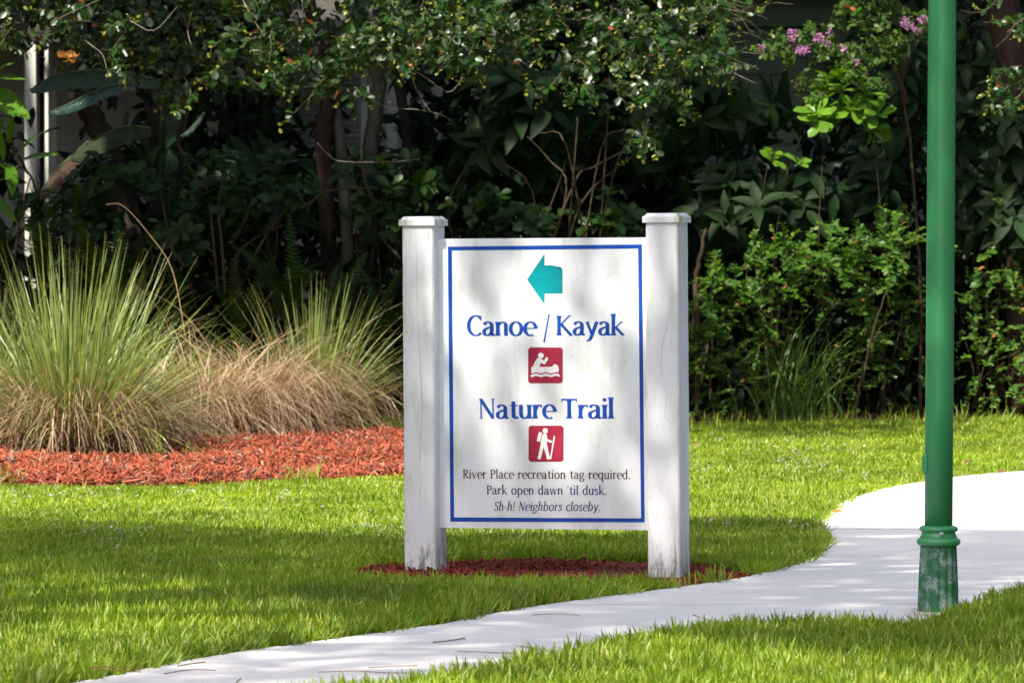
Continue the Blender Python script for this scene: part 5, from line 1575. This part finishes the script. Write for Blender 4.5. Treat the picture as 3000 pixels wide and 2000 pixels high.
def banana_mat(name, c1, c2, rough, spec, edge=None):
    m, nt, bs, out = new_mat(name); L = nt.links.new
    g_ = nt.nodes.new('ShaderNodeNewGeometry')
    wv = N(nt, 'ShaderNodeTexWave', Scale=16.0, Distortion=1.5); wv.bands_direction = 'X'; wv.inputs['Detail'].default_value = 2
    L(g_.outputs['Position'], wv.inputs['Vector'])
    rp = ramp(nt, [(0.2, c1), (0.8, c2)]); L(wv.outputs['Fac'], rp.inputs[0]); col = rp.outputs[0]
    if edge:
        al = N(nt, 'ShaderNodeAttribute', attribute_name='along'); no = N(nt, 'ShaderNodeTexNoise', Scale=14.0, Detail=4.0); L(g_.outputs['Position'], no.inputs['Vector'])
        ad = N(nt, 'ShaderNodeMath', operation='ADD'); L(al.outputs['Fac'], ad.inputs[0]); L(no.outputs['Fac'], ad.inputs[1])
        r2 = ramp(nt, [(edge[1], (0, 0, 0)), (edge[1] + .06, (1, 1, 1))]); L(ad.outputs[0], r2.inputs[0])
        mx = N(nt, 'ShaderNodeMix', data_type='RGBA'); L(r2.outputs[0], mx.inputs[0]); L(col, mx.inputs[6]); mx.inputs[7].default_value = (*edge[0], 1); col = mx.outputs[2]
    L(col, bs.inputs['Base Color']); bs.inputs['Roughness'].default_value = rough; bs.inputs['Specular IOR Level'].default_value = spec
    bp = N(nt, 'ShaderNodeBump', Strength=0.6, Distance=0.02); L(wv.outputs['Fac'], bp.inputs['Height']); L(bp.outputs[0], bs.inputs['Normal'])
    return m


M['banana'] = banana_mat('banana_leaf', (.018, .048, .022), (.032, .075, .034), .34, .6, ((.32, .24, .20), 1.28))
M['banana_sky_tint'] = banana_mat('banana_glossy_sky_tint', (.016, .045, .032), (.030, .075, .055), .22, .9)  # bluish base colour paints in a sky sheen; low roughness adds real gloss
M['banana_dry'] = banana_mat('banana_leaf_dry', (.05, .032, .022), (.09, .06, .04), .6, .3)
M['banana_half'] = banana_mat('banana_leaf_half_dry', (.022, .034, .016), (.035, .05, .02), .55, .3, ((.30, .17, .08), 1.05))
M['orange_leaf'] = leaf_mat('orange_dead_leaf', [(.45, .17, .02), (.55, .24, .03), (.38, .12, .02)], rough=.5, transl=.3, tint=(1.2, 1, .6))
M['rib'] = noise_mat('leaf_rib', (.05, .07, .03), (.09, .11, .05), scale=20, bump=.1)
bn = empty('banana_plant', (X_at(330, 43.5), 43.5, 0)); tag(bn, 'banana plant with arching ribbed leaves and dead brown leaves at upper left', 'banana plant')
def rl(*a, **k):
    o = ribbon_leaf(*a, **k)
    for c in o.children:          # midrib vertices are world coordinates
        c.matrix_parent_inverse = Matrix.Translation(bn.location).inverted() @ Matrix.Identity(4)
        c.matrix_parent_inverse = (o.matrix_parent_inverse if False else Matrix.Identity(4))
    return o
rl([(470, 238), (380, 215), (290, 207), (200, 212), (130, 235), (86, 264)], 43.0, .15, (0, 0, -1), M['banana'], bn, lab='arching ribbed leaf with dry ragged edge')
rl([(420, 240), (330, 250), (260, 275), (200, 305), (140, 332)], 42.7, .10, (.25, 0, -1), M['banana_sky_tint'], bn, lab='glossy leaf with blue sky sheen painted into its colour')
rl([(440, 375), (370, 370), (310, 390), (250, 425), (205, 465)], 42.8, .15, (.3, 0, -1), M['banana_half'], bn, lab='half-dead leaf, green with a tan torn edge')
rl([(260, 415), (205, 462), (165, 500), (130, 545), (100, 585)], 42.9, .13, (.5, 0, -1), M['banana_dry'], bn, lab='brown dead leaf hanging at the left')
rl([(360, 380), (365, 345), (372, 322)], 43.1, .05, (.5, 0, -.2), M['banana_dry'], bn, lab='dark dry leaf tip standing up')
rl([(600, 215), (560, 300), (530, 420)], 43.3, .14, (-.6, 0, -.4), M['banana_dry'], bn)
rl([(640, 230), (700, 225), (740, 235), (770, 260)], 43.2, .09, (0, 0, -1), M['banana_half'], bn)
rl([(480, 270), (470, 380), (470, 520), (480, 640)], 43.7, .19, (1, 0, .1), M['banana'], bn, lab='broad dark leaf hanging straight down', wp=lambda t: .85)
rl([(540, 200), (520, 130), (470, 40), (400, -60)], 43.9, .16, (.9, 0, -.4), M['banana'], bn)
rl([(300, 190), (240, 120), (200, 20), (220, -80)], 43.9, .16, (-.9, 0, -.4), M['banana'], bn)
rl([(600, 330), (560, 375), (530, 400)], 42.9, .04, (.3, 0, -1), M['banana_sky_tint'], bn)
m_ = MB(); trunk_path([(420, 1240), (400, 800), (330, 470), (262, 330), (225, 270)], 43.4, [.13, .12, .10, .085, .07], m_, w=12); m_.build('trunk', M['bark'], bn, smooth=True)
m_ = MB(); trunk_path([(500, 1240), (490, 800), (478, 520), (470, 330), (450, 235)], 43.9, [.15, .14, .15, .12, .07], m_, w=12); m_.build('trunk', M['bark'], bn, smooth=True)
V = []
P = np.array([at(190 + dx, 160 + dy, 42.2) for dx, dy in ((-22, -12), (0, 0), (14, -14))])
Vv, Fq, rn = leaf_cloud(P, np.array([[.6, 0, -.6], [.9, 0, .2], [.3, 0, -.9]]), np.array([[0, -1, .2]] * 3), np.array([.11, .12, .10]), T_ROUND)
o = link('orange_leaf', mesh_np('orange_leaf', Vv, Fq, att=rn), M['orange_leaf'], bn)

# palm-like stalks in the dark behind
pf = empty('fan_stalk_plant', (X_at(730, 44.4), 44.4, 0)); tag(pf, 'dark clump of long flat leaf stalks fanning up left of the shutters', 'palm')
for i in range(26):
    x0_ = rng.uniform(690, 800); top_ = rng.uniform(30, 240); lean_ = rng.uniform(-1, 1)
    P = [np.array(at(x0_, 1240, 44.4)), np.array(at(x0_ + lean_ * 12, 700, 44.4 + rng.uniform(-.2, .2))), np.array(at(x0_ + lean_ * 75, top_, 44.4 + rng.uniform(-.3, .3)))]
    P = smooth_line(P, 6); m_ = MB(); m_.tube(P, [.028 * (1 - .55 * k / len(P)) for k in range(len(P))], 5); m_.build('stalk', M['palebark'] if i % 5 == 0 else M['bark'], pf, smooth=True)

# ti plant at the left edge
ti = empty('ti_plant', (X_at(-10, 41.4), 41.4, 0)); tag(ti, 'bright green lance-leaved plant at the far left edge, lit by the sun', 'plant')
tl = [(-30, 215, 40, 175, .16), (-30, 226, 80, 224, .18), (-40, 262, 82, 332, .34), (-50, 290, 45, 322, .22), (30, 420, 28, 325, .16), (10, 470, 0, 380, .2), (40, 465, 112, 375, .16), (48, 440, 70, 405, .16), (60, 470, 165, 437, .16), (30, 480, 40, 560, .2), (-10, 470, -30, 560, .2), (20, 500, -40, 440, .2), (60, 520, 100, 470, .14), (0, 530, 30, 510, .14), (-10, 580, 40, 640, .16), (10, 350, -40, 410, .18)]
for x0_, y0_, x1_, y1_, wd in tl:
    a = np.array(at(x0_, y0_, 40.6)); b_ = np.array(at(x1_, y1_, 40.3 + rng.uniform(-.2, .2))); L_ = np.linalg.norm(b_ - a)
    D_ = nrm((b_ - a)[None]); Nv = np.array([[rng.normal(0, .3), -.7, .8]])
    tp = leaf_tpl([(0, .03), (.25, wd * .45), (.5, wd * .5), (.8, wd * .3), (1, .005)], .1, .1)
    Vv, Fq, rn = leaf_cloud(a[None], D_, Nv, np.array([L_]), tp); link('leaf', mesh_np('leaf', Vv, Fq, att=rn), M['tileaf'], ti)
for it in [[(-30, 340), (20, 390), (50, 450), (88, 512)], [(-30, 520), (20, 495), (70, 492)], [(90, 515), (60, 640), (30, 900), (10, 1240)], [(30, 440), (70, 480), (110, 570)]]:
    m_ = MB(); trunk_path(it, 40.7, [.006, .008, .01], m_, w=6); m_.build('stem', M['stem'], ti, smooth=True)

# ------------------------------------------------------------------ ferns
def frond_mesh(L_, W, bend):
    V = []; F = []; n = 26
    P = []; ang = R(78); p = np.array([0., 0., 0.])
    for i in range(n + 1):
        P.append(p.copy()); a = ang - bend * (i / n) ** 1.3
        p = p + np.array([0, math.cos(a), math.sin(a)]) * L_ / n
    for i in range(2, n):
        t = i / n; w = W * math.sin(math.pi * (t * .86 + .10)) ** .8 * (1 - t * .2)
        tg_ = nrm(P[i + 1] - P[i - 1]); up_ = np.cross([1, 0, 0], tg_)
        for sx in (-1, 1):
            w2 = w * rng.uniform(.85, 1.1)
            d = nrm(np.array([sx, 0, 0]) + tg_ * .35 - up_ * .15 * rng.uniform(.2, 1.6))
            b0 = P[i]; h_ = tg_ * L_ / n * .36; k = len(V)
            V += [b0 - h_, b0 + d * w2 * .5 - h_ * .9, b0 + d * w2, b0 + d * w2 * .5 + h_ * .9, b0 + h_]
            F.append((k, k + 1, k + 2, k + 3)); F.append((k, k + 3, k + 4, k + 4))
    F4 = [f for f in F if len(set(f)) == 4]; F3 = [f[:3] for f in F if len(set(f)) == 3]
    k = len(V)
    for i, p in enumerate(P):
        V += [p + np.array([-.0025, 0, 0]), p + np.array([.0025, 0, 0])]
    for i in range(n): F4.append((k + 2 * i, k + 2 * i + 1, k + 2 * i + 3, k + 2 * i + 2))
    me = bpy.data.meshes.new('frond'); me.from_pydata([tuple(v) for v in V], [], F4 + F3); me.materials.append(M['fern']); me.update()
    return me
FR = [frond_mesh(.6, .075, R(b)) for b in (60, 85, 110, 40)]
def fern(px, py, Y_, label, k, s=1.0, az=(-math.pi, math.pi), z0=None):
    p = at(px, py, Y_)
    root = empty('fern', (p.x, Y_, max(p.z, 0))); tag(root, label, 'fern', 'ferns at the foot of the hedge')
    for i in range(k):
        o = bpy.data.objects.new('frond', FR[int(rng.integers(0, 4))]); COL.objects.link(o); o.parent = root
        o.rotation_euler = (R(rng.normal(0, 12)), R(rng.normal(0, 8)), rng.uniform(*az) + math.pi)
        q = s * rng.uniform(.7, 1.2); o.scale = (q, q, q)
    return root
fdat = [(330, 960, 41.0, 'fern with upright fronds above the tallest cordgrass', 12, 1.3), (140, 830, 40.9, 'fern behind the left part of the tallest cordgrass', 12, 1.0), (520, 960, 41.2, 'fern behind the leaning cordgrass clump', 11, 1.1), (20, 760, 41.1, 'fern at the left edge below the bright lance leaves', 11, 1.0),
        (840, 950, 41.0, 'light green fern behind the straw-coloured cordgrass', 13, 1.2), (960, 1000, 41.0, 'fern behind the rightmost cordgrass clump', 12, 1.1), (1100, 1020, 40.9, 'fern close to the left post at mid height', 13, 1.1), (700, 1000, 41.1, 'dark fern between the middle cordgrass clumps', 11, 1.1), (1150, 1160, 40.9, 'low fern at the hedge foot beside the left post', 10, .8), (230, 640, 41.8, 'fern on the slope below the dead banana leaf', 10, .8), (440, 500, 42.2, 'yellowish fern beneath the banana leaves', 9, .7)]
for d in fdat: fern(*d)

# ------------------------------------------------------------------ dark undergrowth mass behind everything
def undergrowth(n, Y0, Y1, x0, x1, ytop, size, prob=.97):
    Yv = rng.uniform(Y0, Y1, n); px = rng.uniform(x0, x1, n); py = rng.uniform(ytop, 1245, n)
    P = np.array([at(a, b_, c) for a, b_, c in zip(px, py, Yv)])
    P[:, 2] = np.maximum(P[:, 2], .05)
    k = outside_windows(P, 6, prob); P = P[k]; n = len(P)
    D_ = rng.normal(size=(n, 3)) + np.array([0, -.4, -.3]); Nn = rng.normal(0, .5, (n, 3)) + np.array([0, -.6, .7])
    return leaf_cloud(P, D_, Nn, rng.uniform(*size, n), T_BROAD)
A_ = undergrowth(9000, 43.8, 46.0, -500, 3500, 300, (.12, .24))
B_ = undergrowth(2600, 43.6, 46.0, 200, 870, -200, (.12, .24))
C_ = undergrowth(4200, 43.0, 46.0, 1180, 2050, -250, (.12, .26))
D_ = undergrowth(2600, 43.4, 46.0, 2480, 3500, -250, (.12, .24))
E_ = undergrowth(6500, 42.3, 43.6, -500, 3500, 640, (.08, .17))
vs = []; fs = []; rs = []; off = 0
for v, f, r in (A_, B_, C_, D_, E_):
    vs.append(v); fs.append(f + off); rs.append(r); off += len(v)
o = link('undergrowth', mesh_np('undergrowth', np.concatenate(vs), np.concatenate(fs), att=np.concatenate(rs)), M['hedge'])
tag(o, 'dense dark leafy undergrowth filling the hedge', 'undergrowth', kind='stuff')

# ------------------------------------------------------------------ fallen needles and leaves
M['needle'] = noise_mat('brown_needle', (.16, .07, .03), (.28, .13, .05), scale=30, bump=0)
def needle(pts, label, r=.0016, z=.022, name='pine_needle', cat='pine needle', mat=None):
    P = [(*gnd(px, py, z), z) for px, py in pts]
    m_ = MB(); m_.tube(smooth_line(P, 4), r, 4)
    o = m_.build(name, mat or M['needle']); tag(o, label, cat, 'pine needles and twigs on the path')
needle([(1268, 1880), (1310, 1876), (1362, 1868)], 'short curved twig on the path below the left post', r=.0022, name='twig', cat='twig')
needle([(1336, 1906), (1400, 1908), (1470, 1911), (1545, 1910)], 'long pale brown pine needle on the path, centre, nearest the grass')
needle([(1512, 1890), (1570, 1898), (1645, 1906)], 'thin needle slanting down right on the path next to the long one')
needle([(930, 1967), (1040, 1964), (1130, 1969), (1215, 1970)], 'long dark needle on the path at lower left, lowest of the needles')
needle([(1080, 1954), (1160, 1950), (1222, 1948)], 'pale needle on the path just above the lowest one')
needle([(480, 1972), (560, 1960), (632, 1962)], 'needle lying along the left path edge near the grass')
needle([(690, 2000), (702, 1988), (706, 1985)], 'short twig stub at the bottom edge of the path', name='twig', cat='twig')
needle([(2030, 1800), (2070, 1812), (2110, 1832)], 'thin rust needle slanting on the path above the near grass right of centre')
needle([(1560, 1800), (1620, 1797), (1700, 1800)], 'faint needle on the path under the mulch strip')
for i, pts in enumerate([[(250, 1955), (330, 1952), (412, 1958)], [(270, 1956), (340, 1962), (412, 1967)], [(520, 1950), (560, 1943), (600, 1938)]]):
    P = [(*gnd(px, py, .06), .06) for px, py in pts]
    m_ = MB(); m_.tube(smooth_line(P, 4), .0022, 4)
    tag(m_.build('pine_needle', M['drystalk_o'] if 'drystalk_o' in M else M['stem_o'] if 'stem_o' in M else M['needle']), ['upper orange pine needle caught in the grass at lower left', 'lower orange pine needle of the pair in the grass at lower left', 'orange needle in the grass at the left path edge'][i], 'pine needle', 'pine needles and twigs on the path')
for i, (px, py, lab) in enumerate([(2822, 1354, 'tan fallen leaf in the lawn right of the lamp post'), (2922, 1384, 'rust-coloured fallen leaf on the far path edge'), (2440, 1500, 'orange fallen leaf where the path curves'), (2030, 1305, 'pinkish fallen leaf in the lawn right of the right post')]):
    x, y = gnd(px, py, .05)
    Vv, Fq, rn = leaf_cloud(np.array([[x, y, .05]]), np.array([[.8, .3, .2]]), np.array([[0, -.5, 1.]]), np.array([.05]), T_ROUND)
    tag(link('fallen_leaf', mesh_np('fallen_leaf', Vv, Fq, att=rn), M['orange_leaf'] if i == 2 else M['litter']), lab, 'fallen leaf', 'single fallen leaves')


# ------------------------------------------------------------------ tall trees outside the picture that cast the shade
def lit_filter(P, targets):
    """drop leaves lying on the sun line of the listed places"""
    k = np.ones(len(P), bool)
    for T, r, pr in targets:
        d = P - np.array(T)
        par = d @ S
        perp = np.linalg.norm(d - par[:, None] * S, axis=1)
        k &= ~((perp < r) & (par > 0) & (rng.random(len(P)) < pr))
    return k


def shade_crown(root, gx, gy, h0, h1, size, targets, gz=0.0):
    n = len(gx)
    h = rng.uniform(h0, h1, n)
    t = (h - gz) / S[2]
    P = np.stack([gx + S[0] * t, gy + S[1] * t, h], 1)
    k = lit_filter(P, targets); P = P[k]; n = len(P)
    V, Fq, rn = leaf_cloud(P, rng.normal(size=(n, 3)), nrm(rng.normal(0, .5, (n, 3)) + S), rng.uniform(*size, n), T_BROAD_W)
    g = link('leaves', mesh_np('leaves', V, Fq, att=rn), M['hedge2'], root); g['kind'] = 'stuff'
    return P


T_BROAD_W = leaf_tpl([(0, .05), (.3, .30), (.6, .36), (.85, .22), (1.0, .03)], .1, .1)
M['hedge2'] = leaf_mat('oak_leaf', [(.03, .06, .015), (.05, .09, .02), (.04, .075, .018)], rough=.5, transl=.15, tint=(1.4, 1.5, .4))


def edge_far(x):     # far boundary of the near shade, from the photograph
    q = [gnd(px, py) for px, py in [(-1500, 1525), (0, 1535), (300, 1545), (560, 1556), (900, 1588), (1150, 1600), (1500, 1592), (1850, 1588), (1990, 1560), (2060, 1530), (2300, 1540), (2420, 1552), (2700, 1560), (3000, 1562), (4500, 1570)]]
    return np.interp(x, [a[0] for a in q], [a[1] for a in q])


def edge_near(x):
    q = [gnd(px, py) for px, py in [(-1500, 1705), (0, 1695), (500, 1725), (900, 1790), (1250, 1930), (1500, 1960), (1700, 1960), (2000, 1915), (2300, 1935), (2700, 1965), (3000, 1985), (4500, 1980)]]
    return np.interp(x, [a[0] for a in q], [a[1] for a in q])


n = 56000
gx = rng.uniform(-5.5, 6.5, n); gy = rng.uniform(17.5, 28.5, n)
e1, e0 = edge_far(gx), edge_near(gx)
pn = 0.5 + 0.5 * np.sin(gx * 5.3 + 2 * np.sin(gy * 1.7)) * np.sin(gy * 2.9 + 1.5 * np.sin(gx * 2.1 + 1))
keep = (gy < e1) & ((gy > e0) | (rng.random(n) < .10) | (in_poly(gx, gy, path_poly) & (rng.random(n) < .5))) & ((pn > .16) | (gy > e1 - 2.6) | (gx > .6) | (rng.random(n) < .4))
gx, gy = gx[keep], gy[keep]
near_targets = [
    (at(1780, 800, 23.9), .30, .42), (at(1940, 800, 23.7), .30, .5), (at(1500, 1050, 24), .30, .45), (at(1700, 1250, 23.9), .25, .4), (at(1240, 900, 24.1), .3, .25), (at(1940, 1450, 23.7), .25, .4), (at(2745, 900, 21.7), .35, .35),
    (at(1400, 1080, 24.1), .085, .95), (at(1370, 1040, 24.1), .06, .9), (at(1590, 930, 24.0), .09, .8), (at(1600, 980, 24.0), .07, .9), (at(1620, 1130, 24.0), .06, .7), (at(1450, 1180, 24.1), .06, .7),
    (at(1800, 780, 23.9), .10, .55), (at(1740, 1000, 23.9), .07, .5), (at(1940, 1560, 23.7), .06, .95), (at(1930, 1480, 23.7), .06, .9), (at(1940, 1300, 23.7), .07, .8), (at(1950, 1050, 23.7), .06, .5), (at(1700, 1290, 23.9), .07, .6),
    (at(1240, 800, 24.1), .05, .4), (at(2740, 960, 21.7), .06, .95), (at(2740, 1050, 21.7), .06, .9), (at(2745, 1150, 21.7), .06, .8), (at(2740, 700, 21.7), .06, .7), (at(2740, 350, 21.7), .07, .5), (at(2740, 1240, 21.7), .05, .6)]
oak = empty('shade_tree', (-7.5, 15.5, 0)); tag(oak, 'tall oak to the left of the camera whose crown shades the lawn and sign', 'tree')
shade_crown(oak, gx, gy, 11.0, 15.5, (.09, .17), near_targets)
mb = MB()
branch_to(mb, (-7.5, 15.5, 0), (-7.2, 15.6, 7.5), .35, .22, sag=0, w=12)
for e in [(-3, 17, 13), (-1, 18, 13), (-5, 19, 14), (-3, 14, 13), (-8, 18, 13), (0, 15, 13)]:
    branch_to(mb, (-7.2, 15.6, 7.4), e, .18, .03, sag=.1, w=8)
mb.build('trunk', M['bark'], oak, smooth=True)

n = 30000
gx = rng.uniform(-9, 10, n); gy = rng.uniform(41.3, 58, n)
back_targets = []
for y in range(170, 740, 25): back_targets.append((at(88, y, 47.6), .10, .97)); back_targets.append((at(137, y, 47.6), .05, .95))
back_targets += [(at(2160, 870, 41.2), .22, .6), (at(2330, 760, 41.2), .2, .6), (at(2440, 700, 41.2), .18, .6), (at(2560, 730, 41.2), .18, .5), (at(2450, 320, 41.2), .35, .7), (at(2250, 640, 41.8), .25, .45), (at(1560, 330, 41.6), .3, .35), (at(1066, 260, 48.4), .06, .9), (at(1066, 350, 48.4), .08, .95), (at(1145, 265, 48.6), .12, .95), (at(1194, 280, 48.6), .08, .95), (at(1066, 420, 48.4), .06, .6), (at(580, 790, 46.5), .15, .95), (at(1145, 380, 48.6), .08, .7), (at(1194, 350, 48.6), .06, .7),
                 (at(2450, 320, 41.2), .17, .97), (at(2390, 310, 41.3), .10, .95), (at(2540, 350, 41.3), .10, .9), (at(2310, 480, 41.3), .05, .95), (at(2240, 455, 41.3), .05, .9),
                 (at(2352, 140, 41.0), .09, .9), (at(2235, 140, 41.0), .07, .9), (at(2400, 112, 41.0), .08, .8), (at(2480, 130, 41.2), .08, .5), (at(2660, 75, 41.0), .08, .5), (at(2600, 40, 41.2), .14, .6), (at(2520, 70, 41.2), .08, .5),
                 (at(2370, 740, 41.2), .10, .85), (at(2440, 790, 41.2), .08, .7), (at(2110, 840, 41.2), .08, .9), (at(2180, 810, 41.2), .08, .8), (at(2190, 920, 41.2), .05, .9), (at(2530, 760, 41.2), .08, .6), (at(2620, 710, 41.2), .07, .5), (at(2260, 800, 41.2), .06, .5),
                 (at(1600, 400, 41.6), .07, .85), (at(1610, 300, 41.6), .08, .85), (at(1550, 470, 41.6), .06, .8), (at(1480, 260, 41.6), .06, .6), (at(1700, 290, 41.6), .05, .6), (at(1570, 200, 41.6), .06, .6),
                 (at(2250, 640, 41.8), .10, .55), (at(2380, 560, 41.8), .10, .5), (at(2160, 690, 41.8), .08, .6), (at(2500, 1150, 41.0), .06, .9), (at(2240, 480, 41.5), .05, .5),
                 (at(30, 440, 40.5), .16, .95), (at(20, 210, 40.5), .14, .95), (at(40, 300, 40.5), .10, .9), (at(90, 430, 40.5), .12, .95), (at(1560, 640, 41.3), .06, .8), (at(1790, 640, 41.3), .06, .8), (at(1220, 520, 41.4), .06, .8), (at(1150, 600, 41.4), .07, .5),
                 (at(240, 420, 42.8), .07, .9), (at(560, 350, 43.1), .06, .7), (at(190, 300, 42.7), .07, .5), (at(190, 160, 42.2), .07, .9), (at(840, 760, 41.0), .07, .5), (at(330, 740, 41), .07, .5), (at(1090, 850, 41), .07, .5), (at(850, 480, 41.6), .05, .7), (at(1000, 440, 41.8), .05, .5), (at(1720, 500, 41.3), .06, .7), (at(620, 820, 41), .05, .5),
                 (at(2340, 1080, 41.2), .06, .7), (at(2480, 1100, 41.2), .05, .5), (at(2330, 1180, 41.2), .05, .8)]
back_targets = [(a_, b_ + .22, c_) for a_, b_, c_ in back_targets]
back = empty('shade_tree', (-10.5, 42, 0)); tag(back, 'tall tree left of the picture whose crown darkens the hedge and houses', 'tree')
hx = hedge_Y(gx)
keep = (gy > np.minimum(hx + .55, 42.3))
gx, gy = gx[keep], gy[keep]
shade_crown(back, gx, gy, 6.5, 11.5, (.18, .34), back_targets)
# extra leaves over the left canopy, which the photograph shows in shade
n = 4600
gx = rng.uniform(-4.6, -.7, n); gy = rng.uniform(39, 42, n); gz = 2.6
shade_crown(back, gx, gy, 7.5, 10, (.16, .28), back_targets + [(at(30, 440, 40.5), .2, 1), (at(20, 210, 40.5), .18, 1), (at(190, 160, 42.2), .07, .9)] + [(at(p_, q_, 36.), .25, 1) for p_ in range(-100, 1200, 90) for q_ in (750, 850, 950, 1050, 1150)], gz=gz)
mb = MB()
branch_to(mb, (-10.5, 42, 0), (-10, 41.5, 6), .4, .25, sag=0, w=12)
for e in [(-5, 38, 8.5), (-2, 40, 9), (2, 39, 9), (-7, 44, 9), (0, 44, 9.5), (4, 42, 9), (-4, 48, 9)]:
    branch_to(mb, (-10, 41.5, 5.9), e, .2, .04, sag=.1, w=8)
mb.build('trunk', M['bark'], back, smooth=True)

# distant wood behind the houses closes the horizon
n = 5000
P = np.stack([rng.uniform(-60, 60, n), rng.uniform(72, 80, n), rng.uniform(0, 12, n) ], 1)
V, Fq, rn = leaf_cloud(P, rng.normal(size=(n, 3)), rng.normal(size=(n, 3)) + np.array([0, -1, 0]), rng.uniform(1.2, 2.6, n), T_BROAD_W)
tag(link('far_trees', mesh_np('far_trees', V, Fq, att=rn), M['hedge2']), 'dark mass of trees behind the houses', 'trees', kind='stuff')
# unseen woods added on both sides of the garden to block low sky light
V_ = []
for x0_, x1_, y0_, y1_, k_ in [(-26, -13, -20, 60, 3000), (11, 24, -20, 60, 3000)]:
    V_.append(np.stack([rng.uniform(x0_, x1_, k_), rng.uniform(y0_, y1_, k_), 13 * rng.random(k_) ** .8 + .5], 1))
P = np.concatenate(V_); n = len(P)
V, Fq, rn = leaf_cloud(P, rng.normal(size=(n, 3)), rng.normal(size=(n, 3)), rng.uniform(1.0, 2.2, n), T_BROAD_W)
tag(link('sky_blocking_trees', mesh_np('sky_blocking_trees', V, Fq, att=rn), M['hedge2']), 'unseen mass of trees added on both sides to block low sky light', 'trees', kind='stuff')
print('scene built')
